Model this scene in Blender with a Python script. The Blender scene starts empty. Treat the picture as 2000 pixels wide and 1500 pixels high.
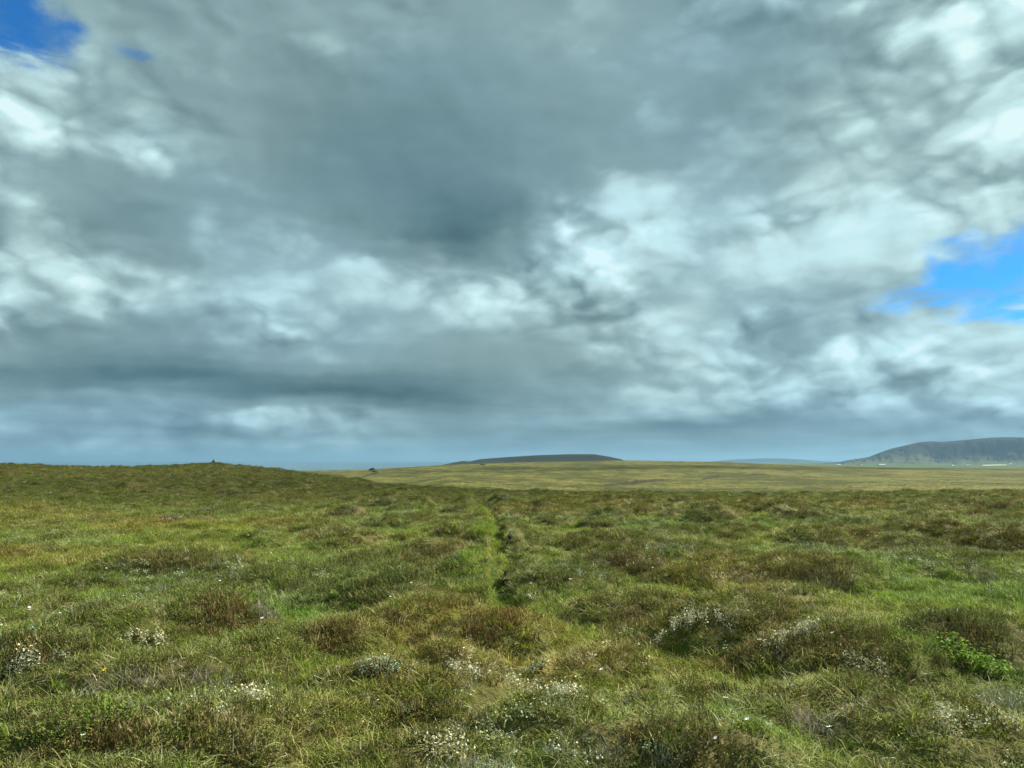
# Heath of grassy hummocks under broken cloud, low hills and farms far off.
import bpy, math, random
import numpy as np
from mathutils import Vector

R = math.radians
scene = bpy.context.scene
RNG = np.random.default_rng(7)
random.seed(7)

# ------------------------------------------------------------------ camera
CAM_H = 2.15                      # eye height above the heath, metres
PITCH = 5.9                       # degrees above the level
FPX = 1455.0                      # focal length in pixels of a 2000 px wide frame
cam_data = bpy.data.cameras.new("camera")
cam_data.sensor_width = 36.0
cam_data.lens = 36.0 * FPX / 2000.0
cam_data.clip_start = 0.1
cam_data.clip_end = 120000.0
cam = bpy.data.objects.new("camera", cam_data)
scene.collection.objects.link(cam)
cam.location = (0, 0, CAM_H)
cam.rotation_euler = (R(90 + PITCH), 0, 0)
scene.camera = cam

# ------------------------------------------------------------------ sun and sky
SUN_AZ = 64.0                     # degrees to the right of the view direction (+Y)
SUN_EL = 46.0
SUN_STRENGTH = 4.6
SKY_STRENGTH = 0.1
EXPOSURE = 0.80                   # the picture is exposed for the ground

sun_data = bpy.data.lights.new("sun", 'SUN')
sun_data.energy = SUN_STRENGTH
sun_data.angle = R(1.5)
sun_data.color = (1.0, 0.945, 0.80)
sun = bpy.data.objects.new("sun", sun_data)
scene.collection.objects.link(sun)
sd = Vector((math.sin(R(SUN_AZ)) * math.cos(R(SUN_EL)), math.cos(R(SUN_AZ)) * math.cos(R(SUN_EL)), math.sin(R(SUN_EL))))
sun.rotation_euler = sd.to_track_quat('Z', 'Y').to_euler()
sun.location = (0, 0, 60)

vs = scene.view_settings
vs.view_transform = 'Standard'
vs.look = 'None'
vs.gamma = 1.0
vs.use_curve_mapping = False
vs.exposure = EXPOSURE
scene.cycles.use_denoising = True
scene.cycles.max_bounces = 6
scene.cycles.diffuse_bounces = 2
scene.cycles.transmission_bounces = 4
scene.cycles.transparent_max_bounces = 8
scene.cycles.volume_bounces = 0
scene.cycles.caustics_reflective = False
scene.cycles.caustics_refractive = False


class NT:
    """small helper for building node trees"""
    def __init__(self, tree):
        self.t = tree
        self.n = tree.nodes
        self.l = tree.links

    def add(self, kind, **kw):
        nd = self.n.new(kind)
        for k, v in kw.items():
            setattr(nd, k, v)
        return nd

    def put(self, sock, v):
        if isinstance(v, bpy.types.NodeSocket):
            self.l.new(v, sock)
        elif v is not None:
            sock.default_value = v

    def math(self, op, a, b=None, c=None, clamp=False):
        nd = self.add('ShaderNodeMath', operation=op, use_clamp=clamp)
        for i, v in enumerate((a, b, c)):
            if v is not None:
                self.put(nd.inputs[i], v)
        return nd.outputs[0]

    def vmath(self, op, a, b=None, scale=None):
        nd = self.add('ShaderNodeVectorMath', operation=op)
        self.put(nd.inputs[0], a)
        if b is not None:
            self.put(nd.inputs[1], b)
        if scale is not None:
            self.put(nd.inputs['Scale'], scale)
        return nd.outputs['Value'] if op in ('LENGTH', 'DOT_PRODUCT', 'DISTANCE') else nd.outputs['Vector']

    def noise(self, vec, scale, detail=4, rough=0.5, dist=0.0, color=False, lac=2.0):
        nd = self.add('ShaderNodeTexNoise')
        self.put(nd.inputs['Vector'], vec)
        self.put(nd.inputs['Scale'], scale)
        nd.inputs['Detail'].default_value = detail
        nd.inputs['Roughness'].default_value = rough
        nd.inputs['Lacunarity'].default_value = lac
        nd.inputs['Distortion'].default_value = dist
        return nd.outputs['Color'] if color else nd.outputs['Fac']

    def ramp(self, fac, stops, interp='LINEAR'):
        nd = self.add('ShaderNodeValToRGB')
        nd.color_ramp.interpolation = interp
        el = nd.color_ramp.elements
        while len(el) > 1:
            el.remove(el[-1])
        el[0].position = stops[0][0]
        el[0].color = tuple(stops[0][1]) if len(stops[0][1]) == 4 else tuple(stops[0][1]) + (1.0,)
        for p, c in stops[1:]:
            e = el.new(p)
            e.color = tuple(c) if len(c) == 4 else tuple(c) + (1.0,)
        self.put(nd.inputs['Fac'], fac)
        return nd

    def mixc(self, fac, a, b, mode='MIX', clamp=True):
        nd = self.add('ShaderNodeMix', data_type='RGBA', blend_type=mode, clamp_factor=clamp)
        self.put(nd.inputs['Factor'], fac)
        self.put(nd.inputs[6], a)
        self.put(nd.inputs[7], b)
        return nd.outputs[2]

    def mixf(self, fac, a, b):
        nd = self.add('ShaderNodeMix', data_type='FLOAT')
        self.put(nd.inputs['Factor'], fac)
        self.put(nd.inputs[2], a)
        self.put(nd.inputs[3], b)
        return nd.outputs[0]

    def smooth(self, v, a, b, to0=0.0, to1=1.0):
        nd = self.add('ShaderNodeMapRange', interpolation_type='SMOOTHSTEP')
        self.put(nd.inputs['Value'], v)
        nd.inputs['From Min'].default_value = a
        nd.inputs['From Max'].default_value = b
        nd.inputs['To Min'].default_value = to0
        nd.inputs['To Max'].default_value = to1
        return nd.outputs['Result']

    def lin(self, v, a, b, to0=0.0, to1=1.0):
        nd = self.add('ShaderNodeMapRange')
        self.put(nd.inputs['Value'], v)
        nd.inputs['From Min'].default_value = a
        nd.inputs['From Max'].default_value = b
        nd.inputs['To Min'].default_value = to0
        nd.inputs['To Max'].default_value = to1
        return nd.outputs['Result']


def lin1(v):
    v = v / 255.0
    return v / 12.92 if v <= 0.04045 else ((v + 0.055) / 1.055) ** 2.4


def srgb(r, g, b):
    return (lin1(r), lin1(g), lin1(b), 1.0)


# cloud cover by direction: lightness of the cloud deck (rows of elevation, columns of azimuth), and how closed it is
SKY_X = [0, 125, 250, 375, 500, 625, 750, 875, 1000, 1125, 1250, 1375, 1500, 1625, 1750, 1875, 2000]
SKY_ROWS = [
    (0,   [170, 150, 155, 160, 157, 155, 160, 158, 160, 163, 166, 165, 165, 175, 198, 215, 238]),
    (60,  [170, 165, 165, 158, 156, 152, 155, 152, 155, 160, 165, 166, 160, 165, 190, 220, 235]),
    (120, [215, 185, 178, 160, 150, 145, 145, 142, 148, 158, 168, 165, 158, 160, 185, 225, 232]),
    (180, [225, 190, 185, 160, 145, 138, 138, 138, 145, 155, 165, 158, 155, 165, 190, 222, 225]),
    (240, [240, 190, 182, 165, 145, 135, 130, 130, 140, 148, 155, 155, 160, 178, 195, 212, 220]),
    (300, [205, 162, 200, 172, 140, 132, 128, 128, 138, 148, 152, 160, 170, 188, 195, 205, 215]),
    (360, [180, 150, 152, 160, 140, 130, 126, 124, 130, 150, 190, 185, 180, 190, 205, 210, 205]),
    (420, [195, 150, 143, 160, 150, 138, 128, 116, 124, 175, 224, 212, 226, 216, 225, 205, 205]),
    (480, [226, 210, 172, 152, 168, 172, 148, 122, 148, 224, 226, 220, 222, 222, 215, 210, 205]),
    (540, [224, 220, 212, 220, 224, 228, 222, 172, 182, 205, 216, 206, 206, 216, 206, 200, 200]),
    (600, [192, 195, 188, 190, 192, 206, 212, 220, 190, 190, 206, 222, 200, 192, 184, 210, 220]),
    (660, [165, 155, 150, 148, 176, 182, 172, 166, 180, 185, 192, 216, 182, 174, 190, 222, 236]),
    (720, [122, 128, 116, 118, 132, 148, 138, 136, 158, 165, 182, 214, 186, 200, 222, 210, 210]),
    (750, [145, 124, 122, 112, 110, 114, 114, 122, 145, 165, 190, 222, 190, 205, 205, 190, 200]),
    (780, [165, 160, 165, 148, 124, 114, 108, 114, 140, 160, 205, 232, 178, 178, 190, 180, 188]),
    (810, [167, 164, 168, 170, 196, 186, 148, 136, 150, 176, 200, 184, 152, 150, 165, 170, 178]),
    (840, [162, 160, 165, 164, 163, 166, 164, 155, 150, 142, 132, 128, 142, 150, 155, 165, 172]),
    (870, [164, 164, 166, 163, 165, 168, 172, 162, 155, 152, 150, 154, 155, 160, 165, 170, 174]),
    (905, [176, 182, 180, 176, 174, 174, 180, 174, 166, 162, 162, 162, 166, 172, 176, 180, 180]),
]
# clear gaps: centre x, y, half width, half height (in units of the lightness table) and depth
SKY_GAPS = [(10, 10, 80, 85, 1.4), (85, 90, 48, 50, 1.0), (250, 90, 45, 26, .55),
            (1970, 500, 120, 45, 1.3), (1990, 545, 130, 45, 1.2), (1850, 575, 130, 34, 1.1), (1945, 610, 110, 24, .8),
            (1800, 405, 65, 20, .62), (1960, 400, 60, 26, .7), (1630, 522, 25, 12, .35)]

SKY_HEADS = [(1230, 385, 60, 38, 26), (1150, 450, 60, 40, 12), (910, 600, 26, 34, 34), (505, 640, 45, 20, 30), (740, 632, 45, 16, 24),
             (600, 668, 130, 20, 10), (1385, 772, 60, 42, 22), (1330, 812, 70, 14, 18), (1290, 612, 90, 20, 18), (1650, 705, 90, 30, 20),
             (1890, 725, 80, 30, 20), (1910, 648, 90, 22, 24), (575, 796, 70, 14, 34), (700, 812, 60, 9, 18), (265, 535, 34, 18, -42),
             (900, 470, 110, 45, -20), (1420, 838, 170, 14, -20), (1560, 645, 100, 42, -34), (700, 772, 190, 14, -16), (300, 735, 130, 18, -14),
             (180, 425, 120, 40, -26), (240, 285, 50, 22, 34), (10, 250, 40, 60, 18), (1880, 60, 40, 70, 16), (1450, 130, 140, 60, -10),
             (1630, 240, 30, 22, 22), (1720, 300, 80, 30, 14), (1480, 390, 40, 30, 18), (1640, 430, 40, 22, 16), (1330, 330, 60, 40, -10),
             (1560, 335, 110, 14, -14), (330, 768, 60, 10, 22), (1230, 800, 90, 20, -12), (1000, 700, 120, 40, -10), (60, 590, 110, 30, -10),
             (1840, 790, 150, 14, -10), (850, 905, 130, 8, 8), (640, 480, 50, 26, 22), (400, 460, 40, 30, 12)]


def pixel_of(az, el):
    d = (math.sin(az) * math.cos(el), math.cos(az) * math.cos(el), math.sin(el))
    p = R(PITCH)
    f = d[1] * math.cos(p) + d[2] * math.sin(p)
    u = -d[1] * math.sin(p) + d[2] * math.cos(p)
    return 1000 + FPX * d[0] / f, 750 - FPX * u / f


def sky_lookup(x, y):
    ys = [r[0] for r in SKY_ROWS]
    x = min(max(x, 0), 2000)
    yc = min(max(y, 0), 905)
    cols = [np.interp(x, SKY_X, r[1]) for r in SKY_ROWS]
    g = float(np.interp(yc, ys, cols))
    for (cx, cy, w, h, d) in SKY_HEADS:
        g += d * math.exp(-((x - cx) / w) ** 2 - ((y - cy) / h) ** 2)
    g = 184 + (g - 165) * 1.24
    gap = 0.0
    for (cx, cy, w, h, d) in SKY_GAPS:
        gap += d * math.exp(-(((x - cx) / w) ** 2 + ((y - cy) / h) ** 2) * 0.8)
    return g, min(gap, 1.0)


def build_world():
    world = bpy.data.worlds.new("World")
    scene.world = world
    world.use_nodes = True
    nt = NT(world.node_tree)
    nt.n.clear()
    out = nt.add('ShaderNodeOutputWorld')
    bg = nt.add('ShaderNodeBackground')
    nt.l.new(bg.outputs[0], out.inputs['Surface'])
    bg.inputs['Strength'].default_value = SKY_STRENGTH

    sky = nt.add('ShaderNodeTexSky', sky_type='NISHITA', sun_disc=False)
    sky.sun_elevation = R(SUN_EL)
    sky.sun_rotation = R(SUN_AZ)
    sky.altitude = 200
    sky.air_density = 1.0
    sky.dust_density = 0.3
    sky.ozone_density = 3.0
    blue = nt.mixc(1.0, sky.outputs[0], (0.14, 0.55, 0.88, 1), 'MULTIPLY')

    tc = nt.add('ShaderNodeTexCoord')
    d = tc.outputs['Generated']
    sep = nt.add('ShaderNodeSeparateXYZ')
    nt.l.new(d, sep.inputs[0])
    X, Y, Z = sep.outputs
    az = nt.math('ARCTAN2', X, Y)
    el = nt.math('ARCSINE', Z)

    # billow coordinates: flattened towards the horizon
    squash = nt.add('ShaderNodeCombineXYZ')
    nt.l.new(X, squash.inputs[0]); nt.l.new(Y, squash.inputs[1])
    nt.l.new(nt.math('MULTIPLY', Z, 1.7), squash.inputs[2])
    q = squash.outputs[0]

    # ragged outlines: the lightness table is looked up through a turbulent warp
    w1 = nt.noise(q, 5.5, 3, 0.50, 0.0, color=True)
    w2 = nt.noise(q, 17.0, 5, 0.52, 0.0, color=True)
    s1 = nt.add('ShaderNodeSeparateColor'); nt.l.new(w1, s1.inputs[0])
    s2 = nt.add('ShaderNodeSeparateColor'); nt.l.new(w2, s2.inputs[0])
    low = nt.smooth(el, 0.0, 0.30, 0.35, 1.0)        # less lift close to the horizon
    def warp(c1, c2, a1, a2):
        return nt.math('ADD', nt.math('MULTIPLY', nt.math('SUBTRACT', c1, 0.5), a1),
                       nt.math('MULTIPLY', nt.math('SUBTRACT', c2, 0.5), a2))
    azw = nt.math('ADD', az, nt.math('MULTIPLY', warp(s1.outputs[0], s2.outputs[0], R(4.5), R(3.4)), low))
    elw = nt.math('ADD', el, nt.math('MULTIPLY', warp(s1.outputs[1], s2.outputs[1], R(3.4), R(2.8)), low))

    HALF = R(35)
    u = nt.math('PINGPONG', nt.math('ADD', nt.math('DIVIDE', azw, 2 * HALF), 2.5), 1.0)
    # elevations of the rows
    els = [R(e) for e in np.concatenate([np.arange(0, 6.9, 0.85), np.arange(7.8, 34, 1.6)])]
    NC = 31
    cur = None
    cov = None
    for j, e in enumerate(els):
        stops = []
        for i in range(NC):
            a = -HALF + 2 * HALF * i / (NC - 1)
            px, py = pixel_of(a, e)
            g, gap = sky_lookup(px, py)
            stops.append((0.004 + 0.992 * i / (NC - 1), (g / 255.0, gap, 0.0)))
        rp = nt.ramp(u, stops, 'EASE')
        if cur is None:
            cur = rp.outputs['Color']
        else:
            f = nt.smooth(elw, els[j - 1], e)
            cur = nt.mixc(f, cur, rp.outputs['Color'])
    sc_ = nt.add('ShaderNodeSeparateColor'); nt.l.new(cur, sc_.inputs[0])
    light, gap = sc_.outputs[0], sc_.outputs[1]

    # above the frame the deck goes on as broken cloud
    hi = nt.smooth(el, R(33), R(52))
    hn = nt.noise(q, 2.6, 6, 0.55)
    light = nt.mixf(hi, light, nt.lin(hn, 0.3, 0.7, 0.48, 0.86))
    gap = nt.mixf(hi, gap, nt.smooth(hn, 0.62, 0.74))

    # thick cloud tops level off in brightness
    light = nt.math('SUBTRACT', light, nt.math('MULTIPLY', nt.math('MAXIMUM', nt.math('SUBTRACT', light, 0.80), 0.0), 0.48))
    # relief of the billows: puffs lit from the sun's side
    qw = nt.vmath('ADD', q, nt.vmath('SCALE', nt.vmath('SUBTRACT', nt.noise(q, 9.0, 4, 0.5, color=True), (0.5, 0.5, 0.5)), scale=0.09))

    def puff(vec, scale):
        v = nt.add('ShaderNodeTexVoronoi', feature='F1')
        v.inputs['Scale'].default_value = scale
        v.inputs['Detail'].default_value = 2.0
        v.inputs['Roughness'].default_value = 0.48
        nt.l.new(vec, v.inputs['Vector'])
        return v.outputs['Distance']
    step = 0.022
    p0 = puff(qw, 9.0)
    pr = nt.math('SUBTRACT', puff(nt.vmath('ADD', qw, (0.5 * step, 0.1 * step, step)), 9.0), p0)
    soft0 = nt.noise(q, 6.0, 5, 0.5)
    soft1 = nt.noise(nt.vmath('ADD', q, (0.012, 0.004, 0.024)), 6.0, 5, 0.5)
    amp = nt.smooth(light, 0.55, 0.86, 0.05, 1.0)
    patchy = nt.smooth(nt.noise(q, 3.2, 3, 0.5), 0.38, 0.60)
    # crisp overlapping edges: where the deck passes a given lightness a nearer bank of cloud ends
    heads = nt.math('MULTIPLY', nt.math('SUBTRACT', 0.52, p0), 0.30)
    rag = nt.math('MULTIPLY', nt.math('SUBTRACT', nt.noise(q, 11.0, 6, 0.52), 0.5), 0.34)
    probe = nt.math('ADD', nt.math('ADD', light, heads), rag)
    crisp = None
    for t, k in ((0.66, 0.06), (0.75, 0.09), (0.84, 0.10)):
        e = nt.math('MULTIPLY', nt.math('SUBTRACT', nt.smooth(probe, t - 0.08, t + 0.08), nt.smooth(light, t - 0.18, t + 0.18)), k)
        crisp = e if crisp is None else nt.math('ADD', crisp, e)
    add = nt.math('MULTIPLY', nt.math('MULTIPLY', pr, 0.44), nt.math('MULTIPLY', amp, patchy))
    add = nt.math('ADD', add, nt.math('MULTIPLY', nt.math('SUBTRACT', soft0, soft1), 0.20))
    add = nt.math('ADD', add, nt.math('MULTIPLY', crisp, nt.math('MULTIPLY', nt.smooth(el, R(1.0), R(6.0), 0.5, 0.85), nt.smooth(light, 0.50, 0.72, 0.35, 1.0))))
    body = nt.math('SUBTRACT', nt.noise(q, 4.0, 5, 0.5), 0.5)
    add = nt.math('ADD', add, nt.math('MULTIPLY', body, 0.06))
    light = nt.math('ADD', light, add)
    # thin drawn-out layers low over the horizon
    mph = nt.add('ShaderNodeMapping'); nt.l.new(q, mph.inputs[0])
    mph.inputs['Scale'].default_value = (1.0, 1.0, 4.5)
    lay = nt.math('SUBTRACT', nt.noise(mph.outputs[0], 6.0, 6, 0.55, 0.3), 0.5)
    light = nt.math('ADD', light, nt.math('MULTIPLY', lay, nt.smooth(el, R(2.0), R(9.0), 0.30, 0.0)))

    col = nt.ramp(light, [(0.36, srgb(66, 96, 104)), (0.46, srgb(88, 120, 127)), (0.56, srgb(115, 144, 148)), (0.64, srgb(135, 164, 168)),
                          (0.74, srgb(158, 189, 192)), (0.84, srgb(186, 217, 218)), (0.93, srgb(203, 238, 240)), (1.0, srgb(226, 251, 252))])
    cloud = col.outputs['Color']
    cloud = nt.mixc(nt.smooth(nt.noise(q, 2.3, 3, 0.5), 0.40, 0.62, 0.0, 0.9), cloud, nt.mixc(1.0, cloud, (0.93, 0.985, 1.07, 1), 'MULTIPLY'))
    # towards the horizon the air under the deck is bluer
    cloud = nt.mixc(nt.smooth(el, R(0.5), R(8.0), 1.0, 0.0), cloud, nt.mixc(1.0, cloud, (0.83, 0.91, 1.0, 1), 'MULTIPLY'))
    gapn = nt.math('ADD', gap, nt.math('MULTIPLY', nt.math('SUBTRACT', nt.noise(q, 12.0, 7, 0.6), 0.5), 1.7))
    gapm = nt.math('MULTIPLY', nt.smooth(gapn, 0.30, 1.05), nt.smooth(gap, 0.05, 0.35))
    mpw = nt.add('ShaderNodeMapping'); nt.l.new(q, mpw.inputs[0])
    mpw.inputs['Rotation'].default_value = (0.0, 0.25, 0.0)
    mpw.inputs['Scale'].default_value = (1.0, 1.0, 3.2)
    wisp = nt.smooth(nt.noise(mpw.outputs[0], 9.0, 6, 0.58, 0.6), 0.46, 0.68, 0.0, 0.8)
    gapm = nt.math('MULTIPLY', gapm, nt.math('SUBTRACT', 1.0, wisp))
    scaled = nt.vmath('SCALE', cloud, scale=2.0 ** -EXPOSURE / SKY_STRENGTH)
    final = nt.mixc(gapm, scaled, blue)
    nt.l.new(final, bg.inputs['Color'])
    world.cycles.sampling_method = 'MANUAL'
    world.cycles.sample_map_resolution = 512
    return world


build_world()


# ------------------------------------------------------------------ numpy noise
def _hash(ix, iy, seed):
    h = (ix.astype(np.int64) * 374761393 + iy.astype(np.int64) * 668265263 + seed * 1442695041) & 0xFFFFFFFF
    h = ((h ^ (h >> 13)) * 1274126177) & 0xFFFFFFFF
    h = h ^ (h >> 16)
    return (h & 0xFFFFFF) / float(0xFFFFFF)


def vnoise(x, y, seed=0):
    ix = np.floor(x); iy = np.floor(y)
    fx = x - ix; fy = y - iy
    fx = fx * fx * fx * (fx * (fx * 6 - 15) + 10)
    fy = fy * fy * fy * (fy * (fy * 6 - 15) + 10)
    a = _hash(ix, iy, seed); b = _hash(ix + 1, iy, seed)
    c = _hash(ix, iy + 1, seed); d = _hash(ix + 1, iy + 1, seed)
    return (a * (1 - fx) + b * fx) * (1 - fy) + (c * (1 - fx) + d * fx) * fy


def fbm(x, y, octaves=4, seed=0, gain=0.5):
    s = np.zeros_like(x); a = 1.0; t = 0.0
    c, sn = math.cos(0.6), math.sin(0.6)
    for k in range(octaves):
        s += a * vnoise(x, y, seed + k * 17)
        t += a; a *= gain
        x, y = (x * c - y * sn) * 2.03 + 5.1, (x * sn + y * c) * 2.03 - 3.7
    return s / t


def sstep(a, b, v):
    t = np.clip((v - a) / (b - a), 0, 1)
    return t * t * (3 - 2 * t)


# ------------------------------------------------------------------ the lie of the land
def z_at(r, ypx, px=1000):
    """height of a point r metres off (along the ground) that is seen at column px, row ypx (2000 x 1500 frame)"""
    p = R(PITCH)
    u = (750 - ypx) / FPX; dx = (px - 1000) / FPX
    fy = math.cos(p) - u * math.sin(p); fz = math.sin(p) + u * math.cos(p)
    return CAM_H + r * fz / math.hypot(fy, dx)


def ground_pt(px, py, z=0.1):
    """point of the near heath seen at px, py"""
    p = R(PITCH)
    dx = (px - 1000) / FPX; u = (750 - py) / FPX
    dy = math.cos(p) - u * math.sin(p)
    dz = math.sin(p) + u * math.cos(p)
    t = (z - CAM_H) / dz
    return dx * t, dy * t


def az_of(px):
    return math.atan((px - 1000) / FPX)


TAIL_L = [(2500, -30), (4000, -44), (60000, -58)]     # falls away below the sea
COLS = []


def left_col(px, rc, yc, field=None):
    zc = z_at(rc, yc, px)
    c = [(1, 0), (30, 0.0), (60, -0.1), (0.62 * rc, zc * 0.45 - 0.15), (0.85 * rc, zc * 0.86), (rc, zc), (rc * 1.18, zc - 0.9), (rc * 1.6, zc - 4.5)]
    if field:
        c += [(420, -10.0), (field[0], z_at(*field, px)), (field[0] * 1.5, z_at(*field, px) - 9)]
    else:
        c += [(500, -12), (1200, -18)]
    COLS.append((az_of(px), c + TAIL_L))


def right_col(px, re_, ye, rs, ys, tail=None):
    ze = z_at(re_, ye, px); zs = z_at(rs, ys, px)
    c = [(1, 0), (22, 0.02), (re_ * 0.7, ze * 0.6), (re_, ze), (re_ * 1.25, ze - 0.75), (re_ * 1.9, z_at(re_ * 1.9, ye + 5, px)),
         (175, z_at(175, ye + 1, px)), (300, z_at(300, ye - 19, px)), (500, z_at(500, ye - (ye - ys) * 0.62, px)), (rs * 0.8, z_at(rs * 0.8, ys + 7, px)),
         (rs, zs), (rs * 1.3, zs - 3.5)]
    COLS.append((az_of(px), c + (tail or [(2200, -20), (5000, -44), (60000, -58)])))


left_col(-600, 200, 908); left_col(0, 190, 908.5); left_col(200, 185, 914.5); left_col(330, 180, 911); left_col(420, 175, 905.5)
left_col(480, 165, 913); left_col(560, 150, 921, (720, 919)); left_col(700, 115, 938, (760, 917)); left_col(780, 95, 949, (800, 912))
right_col(870, 75, 957, 850, 907); right_col(1000, 58, 963, 950, 903); right_col(1220, 52, 966, 1000, 898.5)
right_col(1400, 52, 968, 950, 901.5)
VAL = [(2600, z_at(2600, 914.5, 1850)), (5200, z_at(5200, 909.5, 1850)), (9000, z_at(9000, 906, 1850)), (60000, -30)]
right_col(1560, 54, 967, 900, 908, VAL); right_col(1700, 58, 964, 850, 912.5, VAL)
right_col(1850, 60, 962, 820, 914.5, VAL); right_col(2000, 60, 962, 800, 915.5, VAL); right_col(2300, 60, 962, 800, 916, VAL)
COLS.sort(key=lambda c: c[0])
LR = np.linspace(math.log(0.2), math.log(60000), 900)


def _profile(c):
    lr = np.log([max(p[0], 0.2) for p in c]); z = np.array([p[1] for p in c])
    v = np.interp(LR, lr, z)
    k = np.hanning(13); k /= k.sum()
    return np.convolve(np.pad(v, 6, mode='edge'), k, mode='valid')


PROF = np.array([_profile(c[1]) for c in COLS])
PAZ = np.array([c[0] for c in COLS])
AZG = np.linspace(-1.2, 1.2, 481)
_g = np.array([np.interp(AZG, PAZ, PROF[:, k]) for k in range(len(LR))])        # (r, az)
_k = np.hanning(7); _k /= _k.sum()
_g = np.apply_along_axis(lambda v: np.convolve(np.pad(v, 4, mode='edge'), _k, mode='valid'), 1, _g)
BASE = _g


def base_z(x, y):
    r = np.maximum(np.hypot(x, y), 0.21)
    az = np.arctan2(x, y)
    az = np.where(np.abs(az) > 1.19, np.sign(az) * 1.19, az)
    fr = (np.log(r) - LR[0]) / (LR[1] - LR[0]); fa = (az + 1.2) / (AZG[1] - AZG[0])
    i = np.clip(fr.astype(int), 0, len(LR) - 2); j = np.clip(fa.astype(int), 0, len(AZG) - 2)
    u = np.clip(fr - i, 0, 1); v = np.clip(fa - j, 0, 1)
    return (BASE[i, j] * (1 - u) * (1 - v) + BASE[i + 1, j] * u * (1 - v) + BASE[i, j + 1] * (1 - u) * v + BASE[i + 1, j + 1] * u * v)


# hummocks that stand out in the foreground: x, y on the picture, half width and half depth in metres, height
MOUNDS = [(440, 1205, .75, .65, .34), (650, 1245, .55, .5, .26), (960, 1240, .8, .6, .34), (1450, 1235, 1.1, .8, .42), (1650, 1290, .9, .7, .36),
          (1570, 1130, 1.6, .9, .40), (1200, 1075, 1.3, .9, .36), (850, 1085, 1.2, .9, .32), (1090, 1400, .65, .45, .24), (300, 1330, 1.0, .6, .26),
          (400, 1450, .9, .5, .28), (1320, 1470, .9, .5, .26), (1800, 1420, .8, .5, .26), (1920, 1260, .9, .7, .32), (90, 1290, .8, .6, .3),
          (760, 1160, 1.2, .8, .34), (330, 1110, 1.5, .9, .34), (120, 1450, .8, .5, .26), (1640, 1380, .7, .4, .22), (720, 1330, .6, .4, .2),
          (1230, 1190, .9, .7, .28), (880, 1290, .6, .45, .24), (560, 1130, 1.2, .8, .26), (1900, 1110, 1.6, 1.0, .3), (1380, 1130, 1.0, .8, .26),
          (1100, 1140, .8, .8, .3), (860, 1470, .6, .35, .2), (600, 1400, .6, .4, .2), (1480, 1400, .6, .4, .18)]
MOUND_PTS = [(ground_pt(a, b, 0.15), w, d, h) for a, b, w, d, h in MOUNDS]
HOLLOWS = [(570, 1215, .6, .7), (1000, 1290, .75, .5), (330, 1075, 1.3, .6), (120, 1125, 1.2, .7), (800, 1045, 1.5, 1.2), (870, 1340, .6, .3),
           (1560, 1490, .8, .25), (1400, 1035, 2.2, 1.2), (470, 1085, 2.0, 1.2), (1750, 1175, 1.4, .7), (1420, 1345, .5, .3), (1130, 1255, .5, .6),
           (640, 1330, .4, .5), (1750, 1330, .6, .4), (230, 1180, 1.0, .6), (1310, 1290, .35, .5)]
HOLLOW_PTS = [(ground_pt(a, b, 0.0), w, d) for a, b, w, d in HOLLOWS]
# the narrow rut that runs away from the viewer
RUT = [ground_pt(1000, 1270, 0), ground_pt(996, 1210, 0), ground_pt(975, 1155, 0), ground_pt(975, 1110, 0), ground_pt(975, 1070, 0), ground_pt(974, 1035, 0),
       ground_pt(955, 1005, 0), ground_pt(935, 985, 0), ground_pt(925, 972, 0)]
RUT_W = [.5, .30, .22, .20, .20, .22, .3, .4, .5]


def rut_field(x, y):
    """signed offset from the rut (m, right positive) in units of its half width; large when off it"""
    ry = np.array([p[1] for p in RUT]); rx = np.array([p[0] for p in RUT])
    cx = np.interp(y, ry, rx) + 0.10 * np.sin(y * 1.3) + 0.5 * (vnoise(y * 0.5, y * 0.0, 9) - 0.5)
    w = np.interp(y, ry, RUT_W)
    on = sstep(ry[0] - 0.4, ry[0] + 3.2, y) * (1 - sstep(ry[-1] - 6, ry[-1], y))
    return (x - cx) / w, on


def domes(x, y, cell, seed, rmin, rmax, hmin, hmax, p=4.0):
    gx = np.floor(x / cell); gy = np.floor(y / cell)
    acc = np.zeros_like(x)
    for ox in (-1, 0, 1):
        for oy in (-1, 0, 1):
            cx = gx + ox; cy = gy + oy
            jx = (cx + 0.15 + 0.7 * _hash(cx, cy, seed)) * cell
            jy = (cy + 0.15 + 0.7 * _hash(cx, cy, seed + 1)) * cell
            rr = (rmin + (rmax - rmin) * _hash(cx, cy, seed + 2)) * cell
            hh = hmin + (hmax - hmin) * _hash(cx, cy, seed + 3) ** 1.5
            th = _hash(cx, cy, seed + 4) * math.pi
            st = 0.75 + 0.6 * _hash(cx, cy, seed + 5)
            dx = x - jx; dy = y - jy
            c = np.cos(th); s = np.sin(th)
            a = (dx * c + dy * s) / (rr * st); b = (-dx * s + dy * c) * st / rr
            d2 = a * a + b * b
            acc += (hh * np.maximum(1 - d2, 0) ** 0.9) ** p
    return acc ** (1 / p)


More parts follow.
